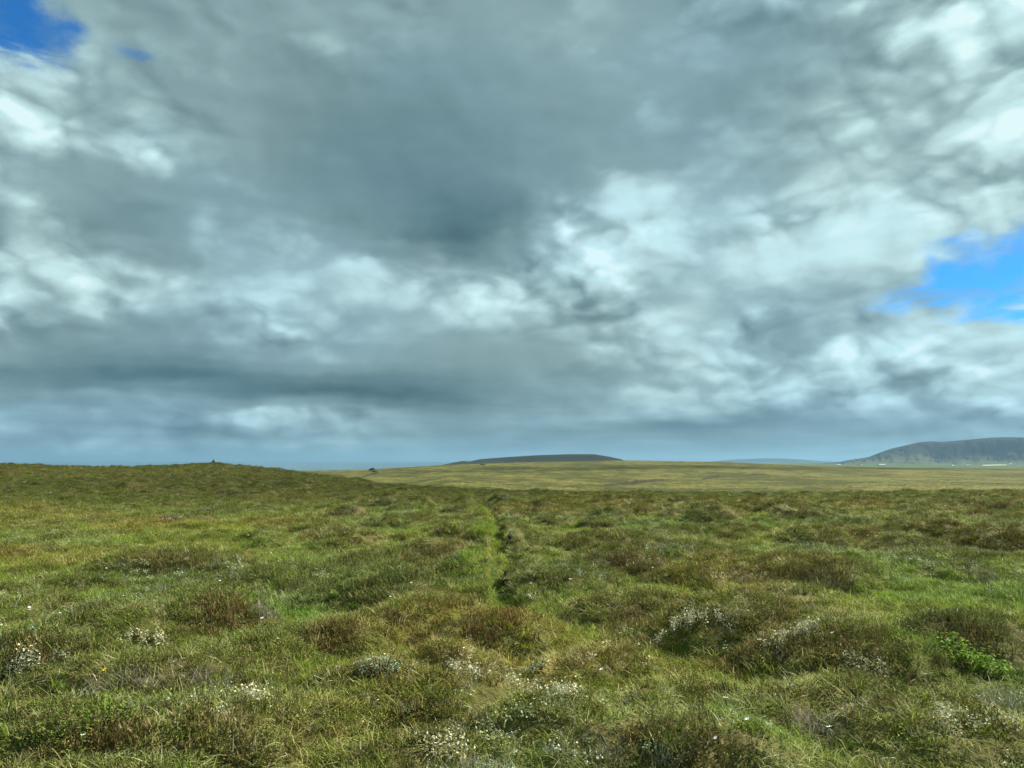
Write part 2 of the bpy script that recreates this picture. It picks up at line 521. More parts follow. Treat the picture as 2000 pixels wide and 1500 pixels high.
def relief(x, y):
    """hummock height above the base, and the same as a 0..1 'tops' value"""
    r = np.hypot(x, y)
    wx = x + 0.5 * (fbm(x * 0.8, y * 0.8, 3, 31) - 0.5); wy = y + 0.5 * (fbm(x * 0.8, y * 0.8, 3, 47) - 0.5)
    patch = fbm(x * 0.06, y * 0.06, 3, 5)
    h = domes(wx, wy, 1.75, 101, .40, .72, .07, .45)
    h2 = domes(wx, wy, 4.6, 211, .40, .70, .05, .55)
    near = np.zeros_like(x)
    cover = np.zeros_like(x)
    for (cx, cy), w, d, hh in MOUND_PTS:
        k = ((wx - cx) / (w * 1.25)) ** 2 + ((wy - cy) / (d * 1.25)) ** 2
        near = np.maximum(near, 1.25 * hh * np.maximum(1 - k, 0) ** 0.8)
        cover = np.maximum(cover, np.exp(-k * 0.9))
    for (cx, cy), w, d in HOLLOW_PTS:
        k = ((wx - cx) / w) ** 2 + ((wy - cy) / d) ** 2
        cover = np.maximum(cover, np.exp(-k * 0.8))
    m = 0.55 + 0.75 * sstep(0.35, 0.65, patch)
    gen = h * m * (1 - 0.85 * cover)
    h = np.maximum(gen, near) + h2 * 0.35 * (0.5 + 0.5 * sstep(30, 90, r))
    o, on = rut_field(x, y)
    h = h * (1 - on * np.exp(-(o * 0.9) ** 4)) - on * 0.14 * np.exp(-(o * 1.1) ** 4)
    bank = on * sstep(11.5, 14.5, y) * np.exp(-((o - 2.4) / 1.0) ** 2) * 0.13
    h = h + bank
    tops = np.clip(h / 0.34, 0, 1)
    small = (fbm(x * 3.1, y * 3.1, 3, 71) - 0.5) * 0.10
    fade = 1 - 0.45 * sstep(120, 400, r)
    fade = fade * (1 - sstep(900, 1600, r))
    return (h + small) * fade, tops


def ground_z(x, y):
    h, t = relief(x, y)
    return base_z(x, y) + h


def vegetation(x, y, tops=None):
    """weights of heather, fresh grass, straw and grey lichen/twigs at a place"""
    if tops is None:
        tops = relief(x, y)[1]
    r = np.hypot(x, y)
    n1 = fbm(x * 0.45, y * 0.45, 4, 301); n2 = fbm(x * 0.16, y * 0.16, 3, 331)
    n3 = fbm(x * 1.6, y * 1.6, 3, 361); n4 = fbm(x * 0.9, y * 0.9, 4, 391)
    green = 0.8 * sstep(0.50, 0.05, tops + (n1 - 0.5) * 1.6 + (0.5 - n2) * 1.2)
    for (cx, cy), w, d in HOLLOW_PTS:
        k = ((x - cx) / (w * 1.1)) ** 2 + ((y - cy) / (d * 1.1)) ** 2
        green = np.maximum(green, np.exp(-k * 1.2) * 1.05)
    o, on = rut_field(x, y)
    green = np.maximum(green, on * np.exp(-((o + 1.3) * 0.42) ** 4) * sstep(9, 12, y) * 0.95)
    heath = sstep(0.30, 0.80, tops * 0.75 + (n1 - 0.42) * 1.3 + (n3 - 0.5) * 0.5)
    far = sstep(24, 48, r)  # distant heath is browner heather, thickened to carry the cloud shade there
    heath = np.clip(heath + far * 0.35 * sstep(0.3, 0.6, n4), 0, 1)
    left = sstep(-4.0, -16.0, x) * sstep(12, 22, y)          # drier heath to the left
    green = np.clip(green * (1 - 0.72 * far) * (1 - 0.45 * left), 0, 1.05)
    heath = np.clip(heath + 0.22 * left, 0, 1)
    straw = sstep(0.46, 0.66, n4) * (1 - 0.6 * np.clip(green, 0, 1)) * (1 - 0.55 * far)
    straw = np.clip(straw + 0.55 * sstep(12, 6.5, r) * sstep(0.35, 0.6, n3) * (1 - 0.9 * np.clip(green, 0, 1)), 0, 1)
    mid_ = np.exp(-((x + 0.6) / 1.6) ** 2 - ((y - 7.6) / 1.9) ** 2)           # bleached litter in the near centre
    straw = np.clip(straw + 0.55 * mid_ * sstep(0.3, 0.55, n4), 0, 1)
    grey = sstep(0.60, 0.76, fbm(x * 0.8, y * 0.8, 4, 421)) * sstep(0.25, 0.6, tops)
    return heath * (1 - 0.8 * np.clip(green, 0, 1)), green, straw, grey


# ------------------------------------------------------------------ mesh helpers
def link(o):
    scene.collection.objects.link(o)
    return o


def mesh_np(name, verts, faces, smooth=False, mat=None, cols=None):
    """mesh from arrays; faces is an (n, 3) or (n, 4) array or a list of such arrays"""
    me = bpy.data.meshes.new(name)
    groups = faces if isinstance(faces, list) else [faces]
    groups = [np.asarray(g, dtype=np.int32) for g in groups if len(g)]
    nv = len(verts)
    me.vertices.add(nv)
    me.vertices.foreach_set("co", np.asarray(verts, dtype=np.float32).ravel())
    loops = np.concatenate([g.ravel() for g in groups])
    tot = np.concatenate([np.full(len(g), g.shape[1], dtype=np.int32) for g in groups])
    start = np.concatenate([[0], np.cumsum(tot)[:-1]]).astype(np.int32)
    me.loops.add(len(loops))
    me.loops.foreach_set("vertex_index", loops)
    me.polygons.add(len(tot))
    me.polygons.foreach_set("loop_start", start)
    if smooth:
        me.polygons.foreach_set("use_smooth", np.ones(len(tot), dtype=bool))
    if cols is not None:
        at = me.color_attributes.new("tone", 'FLOAT_COLOR', 'POINT')
        c = np.ones((nv, 4), dtype=np.float32); c[:, :cols.shape[1]] = cols
        at.data.foreach_set("color", c.ravel())
    me.update(calc_edges=True)
    if mat:
        me.materials.append(mat)
    return me


def obj(name, me, parent=None, loc=None, label=None, cat=None, group=None, kind=None):
    o = bpy.data.objects.new(name, me)
    link(o)
    if parent:
        o.parent = parent
    if loc is not None:
        o.location = loc
    for k, v in (("label", label), ("category", cat), ("group", group), ("kind", kind)):
        if v:
            o[k] = v
    return o


def new_mat(name):
    m = bpy.data.materials.new(name)
    m.use_nodes = True
    nt = NT(m.node_tree)
    nt.n.clear()
    out = nt.add('ShaderNodeOutputMaterial')
    return m, nt, out


# ------------------------------------------------------------------ ground material
def ground_material():
    m, nt, out = new_mat("heath_ground")
    geo = nt.add('ShaderNodeNewGeometry')
    P = geo.outputs['Position']
    at = nt.add('ShaderNodeVertexColor', layer_name="tone")
    sp = nt.add('ShaderNodeSeparateColor'); nt.l.new(at.outputs['Color'], sp.inputs[0])
    heath, green, straw = sp.outputs
    zone = at.outputs['Alpha']                 # 0 heath, 0.5 pale moor grass, 1 valley farmland
    fine = nt.noise(P, 9.0, 5, 0.6)
    mid = nt.noise(P, 1.3, 5, 0.6)
    big = nt.noise(P, 0.11, 5, 0.6)
    hcol = nt.mixc(nt.smooth(mid, 0.35, 0.65), (0.075, 0.066, 0.022, 1), (0.130, 0.110, 0.040, 1))
    gcol = nt.mixc(nt.smooth(mid, 0.35, 0.65), (0.085, 0.105, 0.016, 1), (0.135, 0.150, 0.028, 1))
    scol = nt.mixc(nt.smooth(fine, 0.35, 0.65), (0.150, 0.130, 0.055, 1), (0.230, 0.195, 0.090, 1))
    base = nt.mixc(nt.smooth(fine, 0.3, 0.7), (0.075, 0.080, 0.020, 1), (0.120, 0.118, 0.034, 1))
    c = nt.mixc(nt.math('MULTIPLY', heath, nt.smooth(nt.math('ADD', fine, mid), 0.75, 1.15, 0.45, 1.0)), base, hcol)
    c = nt.mixc(nt.math('MULTIPLY', green, nt.smooth(fine, 0.3, 0.6, 0.6, 1.0)), c, gcol)
    c = nt.mixc(nt.math('MULTIPLY', straw, nt.smooth(nt.math('ADD', fine, mid), 0.85, 1.25, 0.0, 0.75)), c, scol)
    # far pale moor: yellowish sedge with darker heathery patches drawn out across the slope
    mp = nt.add('ShaderNodeMapping'); nt.l.new(P, mp.inputs[0]); mp.inputs['Scale'].default_value = (1.0, 0.45, 1.0)
    pat = nt.noise(mp.outputs[0], 0.018, 6, 0.62)
    pat2 = nt.noise(mp.outputs[0], 0.11, 5, 0.65)
    moor = nt.mixc(nt.smooth(nt.math('ADD', nt.math('MULTIPLY', pat, 0.5), nt.math('MULTIPLY', pat2, 0.5)), 0.44, 0.57),
                   (0.070, 0.078, 0.018, 1), (0.205, 0.196, 0.055, 1))
    tuss = nt.noise(P, 0.55, 4, 0.7)
    moor = nt.mixc(nt.smooth(tuss, 0.42, 0.60, 0.7, 0.0), moor, (0.050, 0.052, 0.016, 1))
    # farmland in the valley
    vor = nt.add('ShaderNodeTexVoronoi', feature='F1')
    mp2 = nt.add('ShaderNodeMapping'); nt.l.new(P, mp2.inputs[0]); mp2.inputs['Scale'].default_value = (0.004, 0.0016, 0.0)
    nt.l.new(mp2.outputs[0], vor.inputs['Vector'])
    vs_ = nt.add('ShaderNodeSeparateColor'); nt.l.new(vor.outputs['Color'], vs_.inputs[0])
    farm = nt.ramp(vs_.outputs[0], [(0.0, (0.050, 0.085, 0.030)), (0.35, (0.070, 0.125, 0.035)), (0.6, (0.105, 0.150, 0.050)), (0.8, (0.060, 0.070, 0.028)), (1.0, (0.15, 0.17, 0.07))], 'CONSTANT').outputs[0]
    c = nt.mixc(nt.smooth(zone, 0.0, 0.5), c, moor)
    c = nt.mixc(nt.smooth(zone, 0.5, 1.0), c, farm)
    c = nt.mixc(nt.smooth(zone, -0.05, -0.35), c, (0.034, 0.027, 0.014, 1))       # bare peat
    c = nt.mixc(1.0, c, nt.ramp(big, [(0.3, (0.82, 0.86, 0.8)), (0.7, (1.15, 1.1, 1.1))]).outputs[0], 'MULTIPLY')
    b = nt.add('ShaderNodeBsdfPrincipled')
    nt.l.new(c, b.inputs['Base Color'])
    b.inputs['Roughness'].default_value = 0.9
    b.inputs['Specular IOR Level'].default_value = 0.12
    bump = nt.add('ShaderNodeBump')
    bump.inputs['Strength'].default_value = 0.8
    bump.inputs['Distance'].default_value = 0.09
    nt.l.new(nt.math('ADD', fine, nt.math('MULTIPLY', mid, 2.0)), bump.inputs['Height'])
    nt.l.new(bump.outputs[0], b.inputs['Normal'])
    nt.l.new(b.outputs[0], out.inputs['Surface'])
    return m


MAT_GROUND = ground_material()


def build_ground():
    az = np.concatenate([np.linspace(R(-180), R(-75), 22)[:-1], np.linspace(R(-75), R(-41), 60)[:-1], np.linspace(R(-41), R(41), 660),
                         np.linspace(R(41), R(75), 60)[1:], np.linspace(R(75), R(180), 22)[1:-1]])
    rr = np.concatenate([np.geomspace(0.25, 3.0, 24)[:-1], np.geomspace(3.0, 500, 880)[:-1], np.geomspace(500, 60000, 130)])
    na, nr = len(az), len(rr)
    A, RR = np.meshgrid(az, rr)
    x = (RR * np.sin(A)).ravel(); y = (RR * np.cos(A)).ravel()
    h, tops = relief(x, y)
    z = base_z(x, y) + h
    heath, green, straw, grey = vegetation(x, y, tops)
    r = RR.ravel()
    zone = np.zeros_like(r)
    a = A.ravel()
    # where the dark heath ends and the pale moor begins
    edge = np.interp(a, [az_of(0), az_of(420), az_of(560), az_of(700), az_of(870), az_of(1000), az_of(1400), az_of(2000)], [260, 260, 185, 140, 92, 72, 66, 74])
    wob = fbm(x * 0.03, y * 0.03, 4, 551)
    zone = 0.5 * sstep(0.75, 1.2, r / edge + (wob - 0.5) * 0.9)
    rightish = sstep(az_of(1300), az_of(1500), a)
    zone = np.where(r > 900, np.maximum(zone, 0.5 + 0.5 * sstep(1000, 1400, r)), zone)
    ro, ron = rut_field(x, y)
    peat = ron * np.exp(-((ro - 0.95) / 0.5) ** 2) * sstep(12, 13.5, y) * (1 - sstep(20, 23, y)) * sstep(0.30, 0.5, vnoise(y * 1.1, x * 0.2, 15))
    zone = zone - 0.5 * peat
    cols = np.stack([heath, np.clip(green, 0, 1), straw, zone], 1)
    verts = np.stack([x, y, z], 1)
    idx = np.arange(na * nr).reshape(nr, na)
    nxt = np.roll(idx, -1, axis=1)
    f = np.stack([idx[:-1].ravel(), idx[1:].ravel(), nxt[1:].ravel(), nxt[:-1].ravel()], 1)[:, ::-1]
    # the small disc under the viewer
    c0 = len(verts)
    verts = np.concatenate([verts, [[0, 0, float(np.mean(z[:na]))]]]); cols = np.concatenate([cols, cols[:1]])
    tri = np.stack([np.full(na, c0), np.roll(np.arange(na), -1), np.arange(na)], 1)
    me = mesh_np("ground", verts, [f, tri], True, MAT_GROUND, cols)
    return obj("ground", me, kind="structure")


build_ground()


# ------------------------------------------------------------------ far hills
def hill_material(name, low, mid_, rock, zlo, zhi, sc):
    m, nt, out = new_mat(name)
    geo = nt.add('ShaderNodeNewGeometry')
    P = geo.outputs['Position']
    s = nt.add('ShaderNodeSeparateXYZ'); nt.l.new(P, s.inputs[0])
    n = nt.noise(P, sc, 6, 0.62)
    n2 = nt.noise(P, sc * 5, 5, 0.6)
    hgt = nt.math('ADD', nt.lin(s.outputs[2], zlo, zhi), nt.math('MULTIPLY', nt.math('SUBTRACT', n, 0.5), 1.1))
    c = nt.mixc(nt.smooth(hgt, 0.25, 0.65), low, mid_)
    c = nt.mixc(nt.smooth(n2, 0.4, 0.65, 0.0, 0.6), c, nt.mixc(0.5, mid_, rock))
    ns = nt.add('ShaderNodeSeparateXYZ'); nt.l.new(geo.outputs['True Normal'], ns.inputs[0])
    c = nt.mixc(nt.smooth(nt.math('ADD', ns.outputs[2], nt.math('MULTIPLY', nt.math('SUBTRACT', n2, 0.5), 0.3)), 0.965, 0.88), c, rock)
    b = nt.add('ShaderNodeBsdfPrincipled')
    nt.l.new(c, b.inputs['Base Color'])
    b.inputs['Roughness'].default_value = 0.95
    b.inputs['Specular IOR Level'].default_value = 0.1
    nt.l.new(b.outputs[0], out.inputs['Surface'])
    return m


def ridge_mesh(name, sky, r0, r1, back, n_az, n_r, mat, rough, steep, seed, base=-40):
    """a hill as a height field in bearing and range; sky lists its crest line as seen at the range r1"""
    px = np.array([p[0] for p in sky], float); py = np.array([p[1] for p in sky], float)
    az = np.linspace(az_of(px[0]), az_of(px[-1]), n_az)
    pxs = 1000 + FPX * np.tan(az)
    row = np.interp(pxs, px, py)
    k = np.hanning(5); k /= k.sum()
    row = np.convolve(np.pad(row, 2, mode='edge'), k, mode='valid')
    crest = np.array([z_at(r1, v, c_) for v, c_ in zip(row, pxs)])
    t = np.concatenate([np.linspace(0, 1, n_r), np.linspace(1.0, 2.0, 10)[1:]])
    T, A = np.meshgrid(t, az)
    C = np.repeat(crest[:, None], len(t), 1)
    arc = A * r1
    wav = (fbm(arc / 260.0, T * 2.0, 4, seed) - 0.5)
    Rr = np.where(T <= 1, r0 + (r1 - r0) * T, r1 + back * (T - 1)) + wav * (r1 - r0) * 0.22 * np.where(T <= 1, 1 - T, 0)
    st = steep(A)
    prof = np.clip(T, 0, 1)
    gentle = 1 - (1 - prof) ** 1.5
    cliff = 0.36 * prof + 0.64 * sstep(0.42, 0.74, prof + wav * 0.22)
    sh = gentle * (1 - st) + cliff * st
    Z = base + (C - base) * sh
    gul = (fbm(arc / 90.0, T * 5.0, 4, seed + 9) - 0.5) * rough
    Z += gul * np.sin(np.clip(T, 0, 1) * math.pi) * 1.3
    Z = np.where(T > 1, C - (C - base) * 0.25 * (T - 1) ** 2 - rough * 0.3 * (T - 1), Z)
    X = Rr * np.sin(A); Y = Rr * np.cos(A)
    verts = np.stack([X.ravel(), Y.ravel(), Z.ravel()], 1)
    idx = np.arange(n_az * len(t)).reshape(n_az, len(t))
    f = np.stack([idx[:-1, :-1].ravel(), idx[:-1, 1:].ravel(), idx[1:, 1:].ravel(), idx[1:, :-1].ravel()], 1)[:, ::-1]
    return mesh_np(name, verts, f, True, mat)


MAT_HILL = hill_material("hill_heath", (0.034, 0.044, 0.024, 1), (0.022, 0.027, 0.020, 1), (0.012, 0.015, 0.017, 1), -20, 30, 0.02)
MAT_MOUNT = hill_material("mountain_slopes", (0.090, 0.110, 0.045, 1), (0.050, 0.046, 0.030, 1), (0.012, 0.016, 0.022, 1), -20, 190, 0.0028)  # slope and rock tones darkened to hold the mountain's cloud shade too

obj("hill", ridge_mesh("hill", [(845, 914), (865, 908), (885, 903.5), (905, 900), (918, 901), (940, 896.5), (1000, 892), (1050, 889), (1110, 887), (1160, 887),
                                (1190, 892), (1213, 897), (1228, 904), (1240, 912)], 2700, 3100, 900, 220, 40, MAT_HILL, 7.0,
                    lambda a: np.full_like(a, 0.35), 801, -28), kind="structure")
MS = [(1540, 910.5), (1590, 907.5), (1640, 902), (1665, 897), (1692, 893), (1715, 884), (1740, 876), (1770, 869), (1795, 863.5), (1815, 862), (1840, 863), (1880, 859.5),
      (1930, 855), (1960, 853.5), (2000, 854.5), (2100, 851), (2250, 856), (2400, 868), (2550, 888), (2650, 907)]
obj("mountain", ridge_mesh("mountain", MS, 7000, 9000, 2500, 420, 90, MAT_MOUNT, 40.0,
                           lambda a: 0.10 + 0.90 * sstep(az_of(1785), az_of(1850), a), 821, -38), kind="structure")
obj("far_ridge", ridge_mesh("far_ridge", [(1350, 906), (1400, 900), (1440, 897), (1490, 895), (1530, 895.5), (1570, 898), (1610, 901), (1680, 904), (1750, 907)],
                            19000, 22000, 3000, 120, 24, MAT_HILL, 40.0, lambda a: np.full_like(a, 0.2), 841, -45), kind="structure")


# ------------------------------------------------------------------ far things on the moor
def sight_pt(px, py, r0=100.0, r1=9000.0):
    """where the line of sight through px, py meets the land beyond r0 metres"""
    az = az_of(px)
    rs = np.geomspace(r0, r1, 4000)
    p = R(PITCH)
    u = (750 - py) / FPX; dxp = (px - 1000) / FPX
    fy = math.cos(p) - u * math.sin(p); fz = math.sin(p) + u * math.cos(p)
    sl = fz / math.hypot(fy, dxp)
    z = base_z(rs * math.sin(az), rs * math.cos(az))
    hit = np.nonzero(z >= CAM_H + rs * sl)[0]
    k = hit[0] if len(hit) else int(np.argmin(CAM_H + rs * sl - z))
    return rs[k] * math.sin(az), rs[k] * math.cos(az), float(z[k])


def simple_mat(name, a, b, scale, rough=0.85, detail=5):
    m, nt, out = new_mat(name)
    geo = nt.add('ShaderNodeNewGeometry')
    n = nt.noise(geo.outputs['Position'], scale, detail, 0.6)
    bs = nt.add('ShaderNodeBsdfPrincipled')
    nt.l.new(nt.mixc(nt.smooth(n, 0.35, 0.65), a, b), bs.inputs['Base Color'])
    bs.inputs['Roughness'].default_value = rough
    bs.inputs['Specular IOR Level'].default_value = 0.2
    nt.l.new(bs.outputs[0], out.inputs['Surface'])
    return m


MAT_STONE = simple_mat("cairn_stone", (0.10, 0.10, 0.095, 1), (0.20, 0.195, 0.18, 1), 6.0)
MAT_BANK = simple_mat("bank_turf", (0.022, 0.020, 0.008, 1), (0.045, 0.040, 0.016, 1), 0.7)
MAT_WALL = simple_mat("white_wall", (0.72, 0.72, 0.70, 1), (0.82, 0.82, 0.80, 1), 0.2)
MAT_ROOF = simple_mat("grey_roof", (0.42, 0.43, 0.44, 1), (0.52, 0.52, 0.53, 1), 0.2)
MAT_ROOF_RED = simple_mat("red_roof", (0.28, 0.06, 0.04, 1), (0.34, 0.08, 0.05, 1), 0.2)
MAT_GLASS = simple_mat("window_glass", (0.03, 0.035, 0.04, 1), (0.05, 0.055, 0.06, 1), 0.5, 0.15)


def stone_mesh(seed, s):
    rng = np.random.default_rng(seed)
    import bmesh
    bm = bmesh.new()
    bmesh.ops.create_icosphere(bm, subdivisions=1, radius=1.0)
    for v in bm.verts:
        k = 1 + rng.uniform(-0.28, 0.22)
        v.co = Vector((v.co.x * s[0] * k, v.co.y * s[1] * k, v.co.z * s[2] * k))
    me = bpy.data.meshes.new("stone"); bm.to_mesh(me); bm.free()
    me.materials.append(MAT_STONE)
    return me


cx, cy = 175 * math.sin(az_of(420)), 175 * math.cos(az_of(420))
cz = float(ground_z(np.array([cx]), np.array([cy]))[0])
cairn = obj("cairn", None, None, (cx, cy, cz - 0.05), "small dark stone cairn on the crest of the heath hill", "cairn")
cairn.scale = (1.25, 1.25, 1.2)
rng = np.random.default_rng(3)
for lvl, (n, rad, hz) in enumerate([(7, .36, .10), (5, .26, .28), (4, .18, .45), (2, .09, .60), (1, 0.0, .74)]):
    for k in range(n):
        a = 2 * math.pi * k / n + lvl * 0.5
        o = obj("stone", stone_mesh(900 + lvl * 10 + k, (.20 - lvl * .015, .16 - lvl * .01, .12)), cairn, (rad * math.cos(a), rad * math.sin(a), hz))
        o.rotation_euler = (rng.uniform(-.2, .2), rng.uniform(-.2, .2), rng.uniform(0, 6))


def bank(name, pts, w, h, label, cat, seed):
    """a low turf bank following the land"""
    P = [sight_pt(a, b, 120) for a, b in pts]
    fine = []
    for (a, b) in zip(P[:-1], P[1:]):
        n = max(4, int(math.hypot(b[0] - a[0], b[1] - a[1]) / 3.0))
        n = min(n, 60)
        for k in range(n):
            t = k / n
            fine.append((a[0] + (b[0] - a[0]) * t, a[1] + (b[1] - a[1]) * t))
    fine.append(P[-1][:2])
    F = np.array(fine)
    T = np.gradient(F, axis=0); T /= np.linalg.norm(T, axis=1)[:, None] + 1e-9
    N = np.stack([-T[:, 1], T[:, 0]], 1)
    nz = fbm(F[:, 0] * 0.2, F[:, 1] * 0.2, 3, seed)
    ends = np.sin(np.linspace(0, math.pi, len(F))) ** 0.6
    prof = [(-1.0, -0.25), (-0.55, 0.62), (-0.15, 1.0), (0.25, 0.95), (0.6, 0.55), (1.0, -0.25)]
    V = []
    for (a, hh) in prof:
        q = F + N * (a * w * (0.7 + 0.6 * nz))[:, None]
        z = base_z(q[:, 0], q[:, 1]) + (hh * h * (0.55 + 0.9 * nz) + 0.2) * ends - 0.1
        V.append(np.stack([q[:, 0], q[:, 1], z], 1))
    V = np.stack(V, 1); n = len(F)
    idx = np.arange(n * 6).reshape(n, 6)
    f = np.stack([idx[:-1, :-1].ravel(), idx[:-1, 1:].ravel(), idx[1:, 1:].ravel(), idx[1:, :-1].ravel()], 1)
    o = obj(name, mesh_np(name, V.reshape(-1, 3), f, True, MAT_BANK), None, None, label, cat)
    return o


bank("turf_bank", [(1165, 951), (1220, 946), (1262, 942), (1310, 937)], 0.9, 1.15, "long thin dark turf bank crossing the pale moor below the central hill", "turf bank", 5)
bank("turf_bank", [(1366, 938.5), (1388, 934), (1414, 930)], 1.0, 1.4, "short dark turf bank slanting up the pale moor right of the long one", "turf bank", 6)
bank("turf_bank", [(1442, 930), (1470, 928), (1495, 926)], 0.8, 0.9, "faint shortest turf bank farthest right on the pale moor", "turf bank", 7)
bank("turf_bank", [(708, 933), (722, 929), (740, 924), (726, 920)], 0.9, 1.2, "hooked dark turf bank near the skyline just right of the heath hill", "turf bank", 8)


def mound(px, py, w, d, h, label):
    x, y, z = sight_pt(px, py, 300)
    n = 15
    gx, gy = np.meshgrid(np.linspace(-1, 1, n), np.linspace(-1, 1, n))
    k = np.clip(1 - gx ** 2 - gy ** 2, 0, 1) ** 0.6
    zz = k * h * (0.75 + 0.5 * fbm(gx * 3 + 9, gy * 3, 3, 77)) - 0.4
    wx = x + gx * w; wy = y + gy * d
    verts = np.stack([wx.ravel(), wy.ravel(), (base_z(wx, wy) + zz).ravel()], 1)
    idx = np.arange(n * n).reshape(n, n)
    f = np.stack([idx[:-1, :-1].ravel(), idx[:-1, 1:].ravel(), idx[1:, 1:].ravel(), idx[1:, :-1].ravel()], 1)
    return obj("earth_mound", mesh_np("earth_mound", verts, f, True, MAT_BANK), None, None, label, "mound")


mound(729, 918.5, 3.6, 3.0, 2.4, "small dark earth mound breaking the moor skyline beside the hooked bank")
mound(943, 908.5, 4.0, 3.0, 1.6, "small dark mound on the moor skyline below the left end of the hill")


def farmhouse(px, py, L, W, H, rz, roof, label, cat="farmhouse"):
    x, y, z = sight_pt(px, py, 2500, 8500)
    root = obj("farmhouse" if cat == "farmhouse" else "barn", None, None, (x, y, z - 0.3), label, cat)
    root.rotation_euler = (0, 0, rz)
    a, b = L / 2, W / 2
    g = H + W * 0.38
    wv = [(-a, -b, 0), (a, -b, 0), (a, b, 0), (-a, b, 0), (-a, -b, H), (a, -b, H), (a, b, H), (-a, b, H), (-a, 0, g), (a, 0, g)]
    me = bpy.data.meshes.new("wall")
    me.from_pydata(wv, [], [(0, 1, 5, 4), (2, 3, 7, 6), (1, 2, 6, 9, 5), (3, 0, 4, 8, 7)])
    me.materials.append(MAT_WALL)
    obj("wall", me, root)
    e = 0.4; t = 0.25
    rv = []
    for s in (-1, 1):
        rv += [(-a - e, s * (b + e), H - e * 0.76 + 0.05), (a + e, s * (b + e), H - e * 0.76 + 0.05), (a + e, 0, g + 0.05), (-a - e, 0, g + 0.05)]
        rv += [(-a - e, s * (b + e), H - e * 0.76 + 0.05 + t), (a + e, s * (b + e), H - e * 0.76 + 0.05 + t), (a + e, 0, g + 0.05 + t), (-a - e, 0, g + 0.05 + t)]
    rf = []
    for o in (0, 8):
        rf += [(o, o + 1, o + 2, o + 3), (o + 7, o + 6, o + 5, o + 4), (o, o + 4, o + 5, o + 1), (o + 1, o + 5, o + 6, o + 2), (o + 3, o + 7, o + 4, o)]
    me = bpy.data.meshes.new("roof"); me.from_pydata(rv, [], rf); me.materials.append(roof)
    obj("roof", me, root)
    n = max(2, int(L / 5))
    for k in range(n):
        wx = -a + L * (k + 0.5) / n
        me = bpy.data.meshes.new("window")
        me.from_pydata([(wx - .6, -b - .06, H * .35), (wx + .6, -b - .06, H * .35), (wx + .6, -b - .06, H * .35 + 1.3), (wx - .6, -b - .06, H * .35 + 1.3),
                        (wx - .6, -b + .04, H * .35), (wx + .6, -b + .04, H * .35), (wx + .6, -b + .04, H * .35 + 1.3), (wx - .6, -b + .04, H * .35 + 1.3)], [],
                       [(0, 1, 2, 3), (0, 4, 5, 1), (1, 5, 6, 2), (2, 6, 7, 3), (3, 7, 4, 0)])
        me.materials.append(MAT_GLASS)
        obj("window", me, root)


G_ = "white farm buildings at the mountain foot"
for (px, py, L, W, H, rz, roof, lab, cat) in [
        (1634, 909.5, 26, 11, 5, .2, MAT_ROOF, "white farmhouse farthest left at the foot of the mountain", "farmhouse"),
        (1672, 909.0, 16, 9, 4.5, -.3, MAT_ROOF_RED, "tiny pale farmhouse left of the centre of the mountain's lower slope", "farmhouse"),
        (1679, 909.4, 12, 8, 4, .5, MAT_ROOF, "smaller pale farmhouse just right of the red-roofed one", "farmhouse"),
        (1718, 910.6, 34, 14, 6, .1, MAT_ROOF, "largest white farm barn below the mountain's green slope", "barn"),
        (1723, 910.2, 14, 9, 4.5, -.6, MAT_ROOF, "white farmhouse close beside the largest barn", "farmhouse"),
        (1855, 911.6, 11, 8, 4, .3, MAT_ROOF, "tiny white farmhouse alone on the green valley floor", "farmhouse"),
        (1885, 911.0, 18, 10, 5, -.2, MAT_ROOF, "white farmhouse on the valley floor below the dark mountain face", "farmhouse"),
        (1968, 907.5, 22, 12, 6, .1, MAT_ROOF, "pale farmhouse farthest right at the end of the pale field", "farmhouse")]:
    farmhouse(px, py, L, W, H, rz, roof, lab, cat)


def pale_field():
    a = [sight_pt(p, q, 3000, 8500) for p, q in ((1912, 908.2), (1962, 907.0), (1960, 908.6), (1915, 909.6))]
    V = []
    n = 12
    for i in range(n):
        for j in range(4):
            u, v = i / (n - 1), j / 3
            x = (a[0][0] * (1 - u) + a[1][0] * u) * (1 - v) + (a[3][0] * (1 - u) + a[2][0] * u) * v
            y = (a[0][1] * (1 - u) + a[1][1] * u) * (1 - v) + (a[3][1] * (1 - u) + a[2][1] * u) * v
            V.append((x, y, float(base_z(np.array([x]), np.array([y]))[0]) + 0.6))
    f = [(i * 4 + j, (i + 1) * 4 + j, (i + 1) * 4 + j + 1, i * 4 + j + 1) for i in range(n - 1) for j in range(3)]
    me = bpy.data.meshes.new("field"); me.from_pydata(V, [], f)
    me.materials.append(simple_mat("pale_field", (0.45, 0.42, 0.30, 1), (0.58, 0.55, 0.42, 1), 0.01))
    obj("field", me, kind="structure")


pale_field()


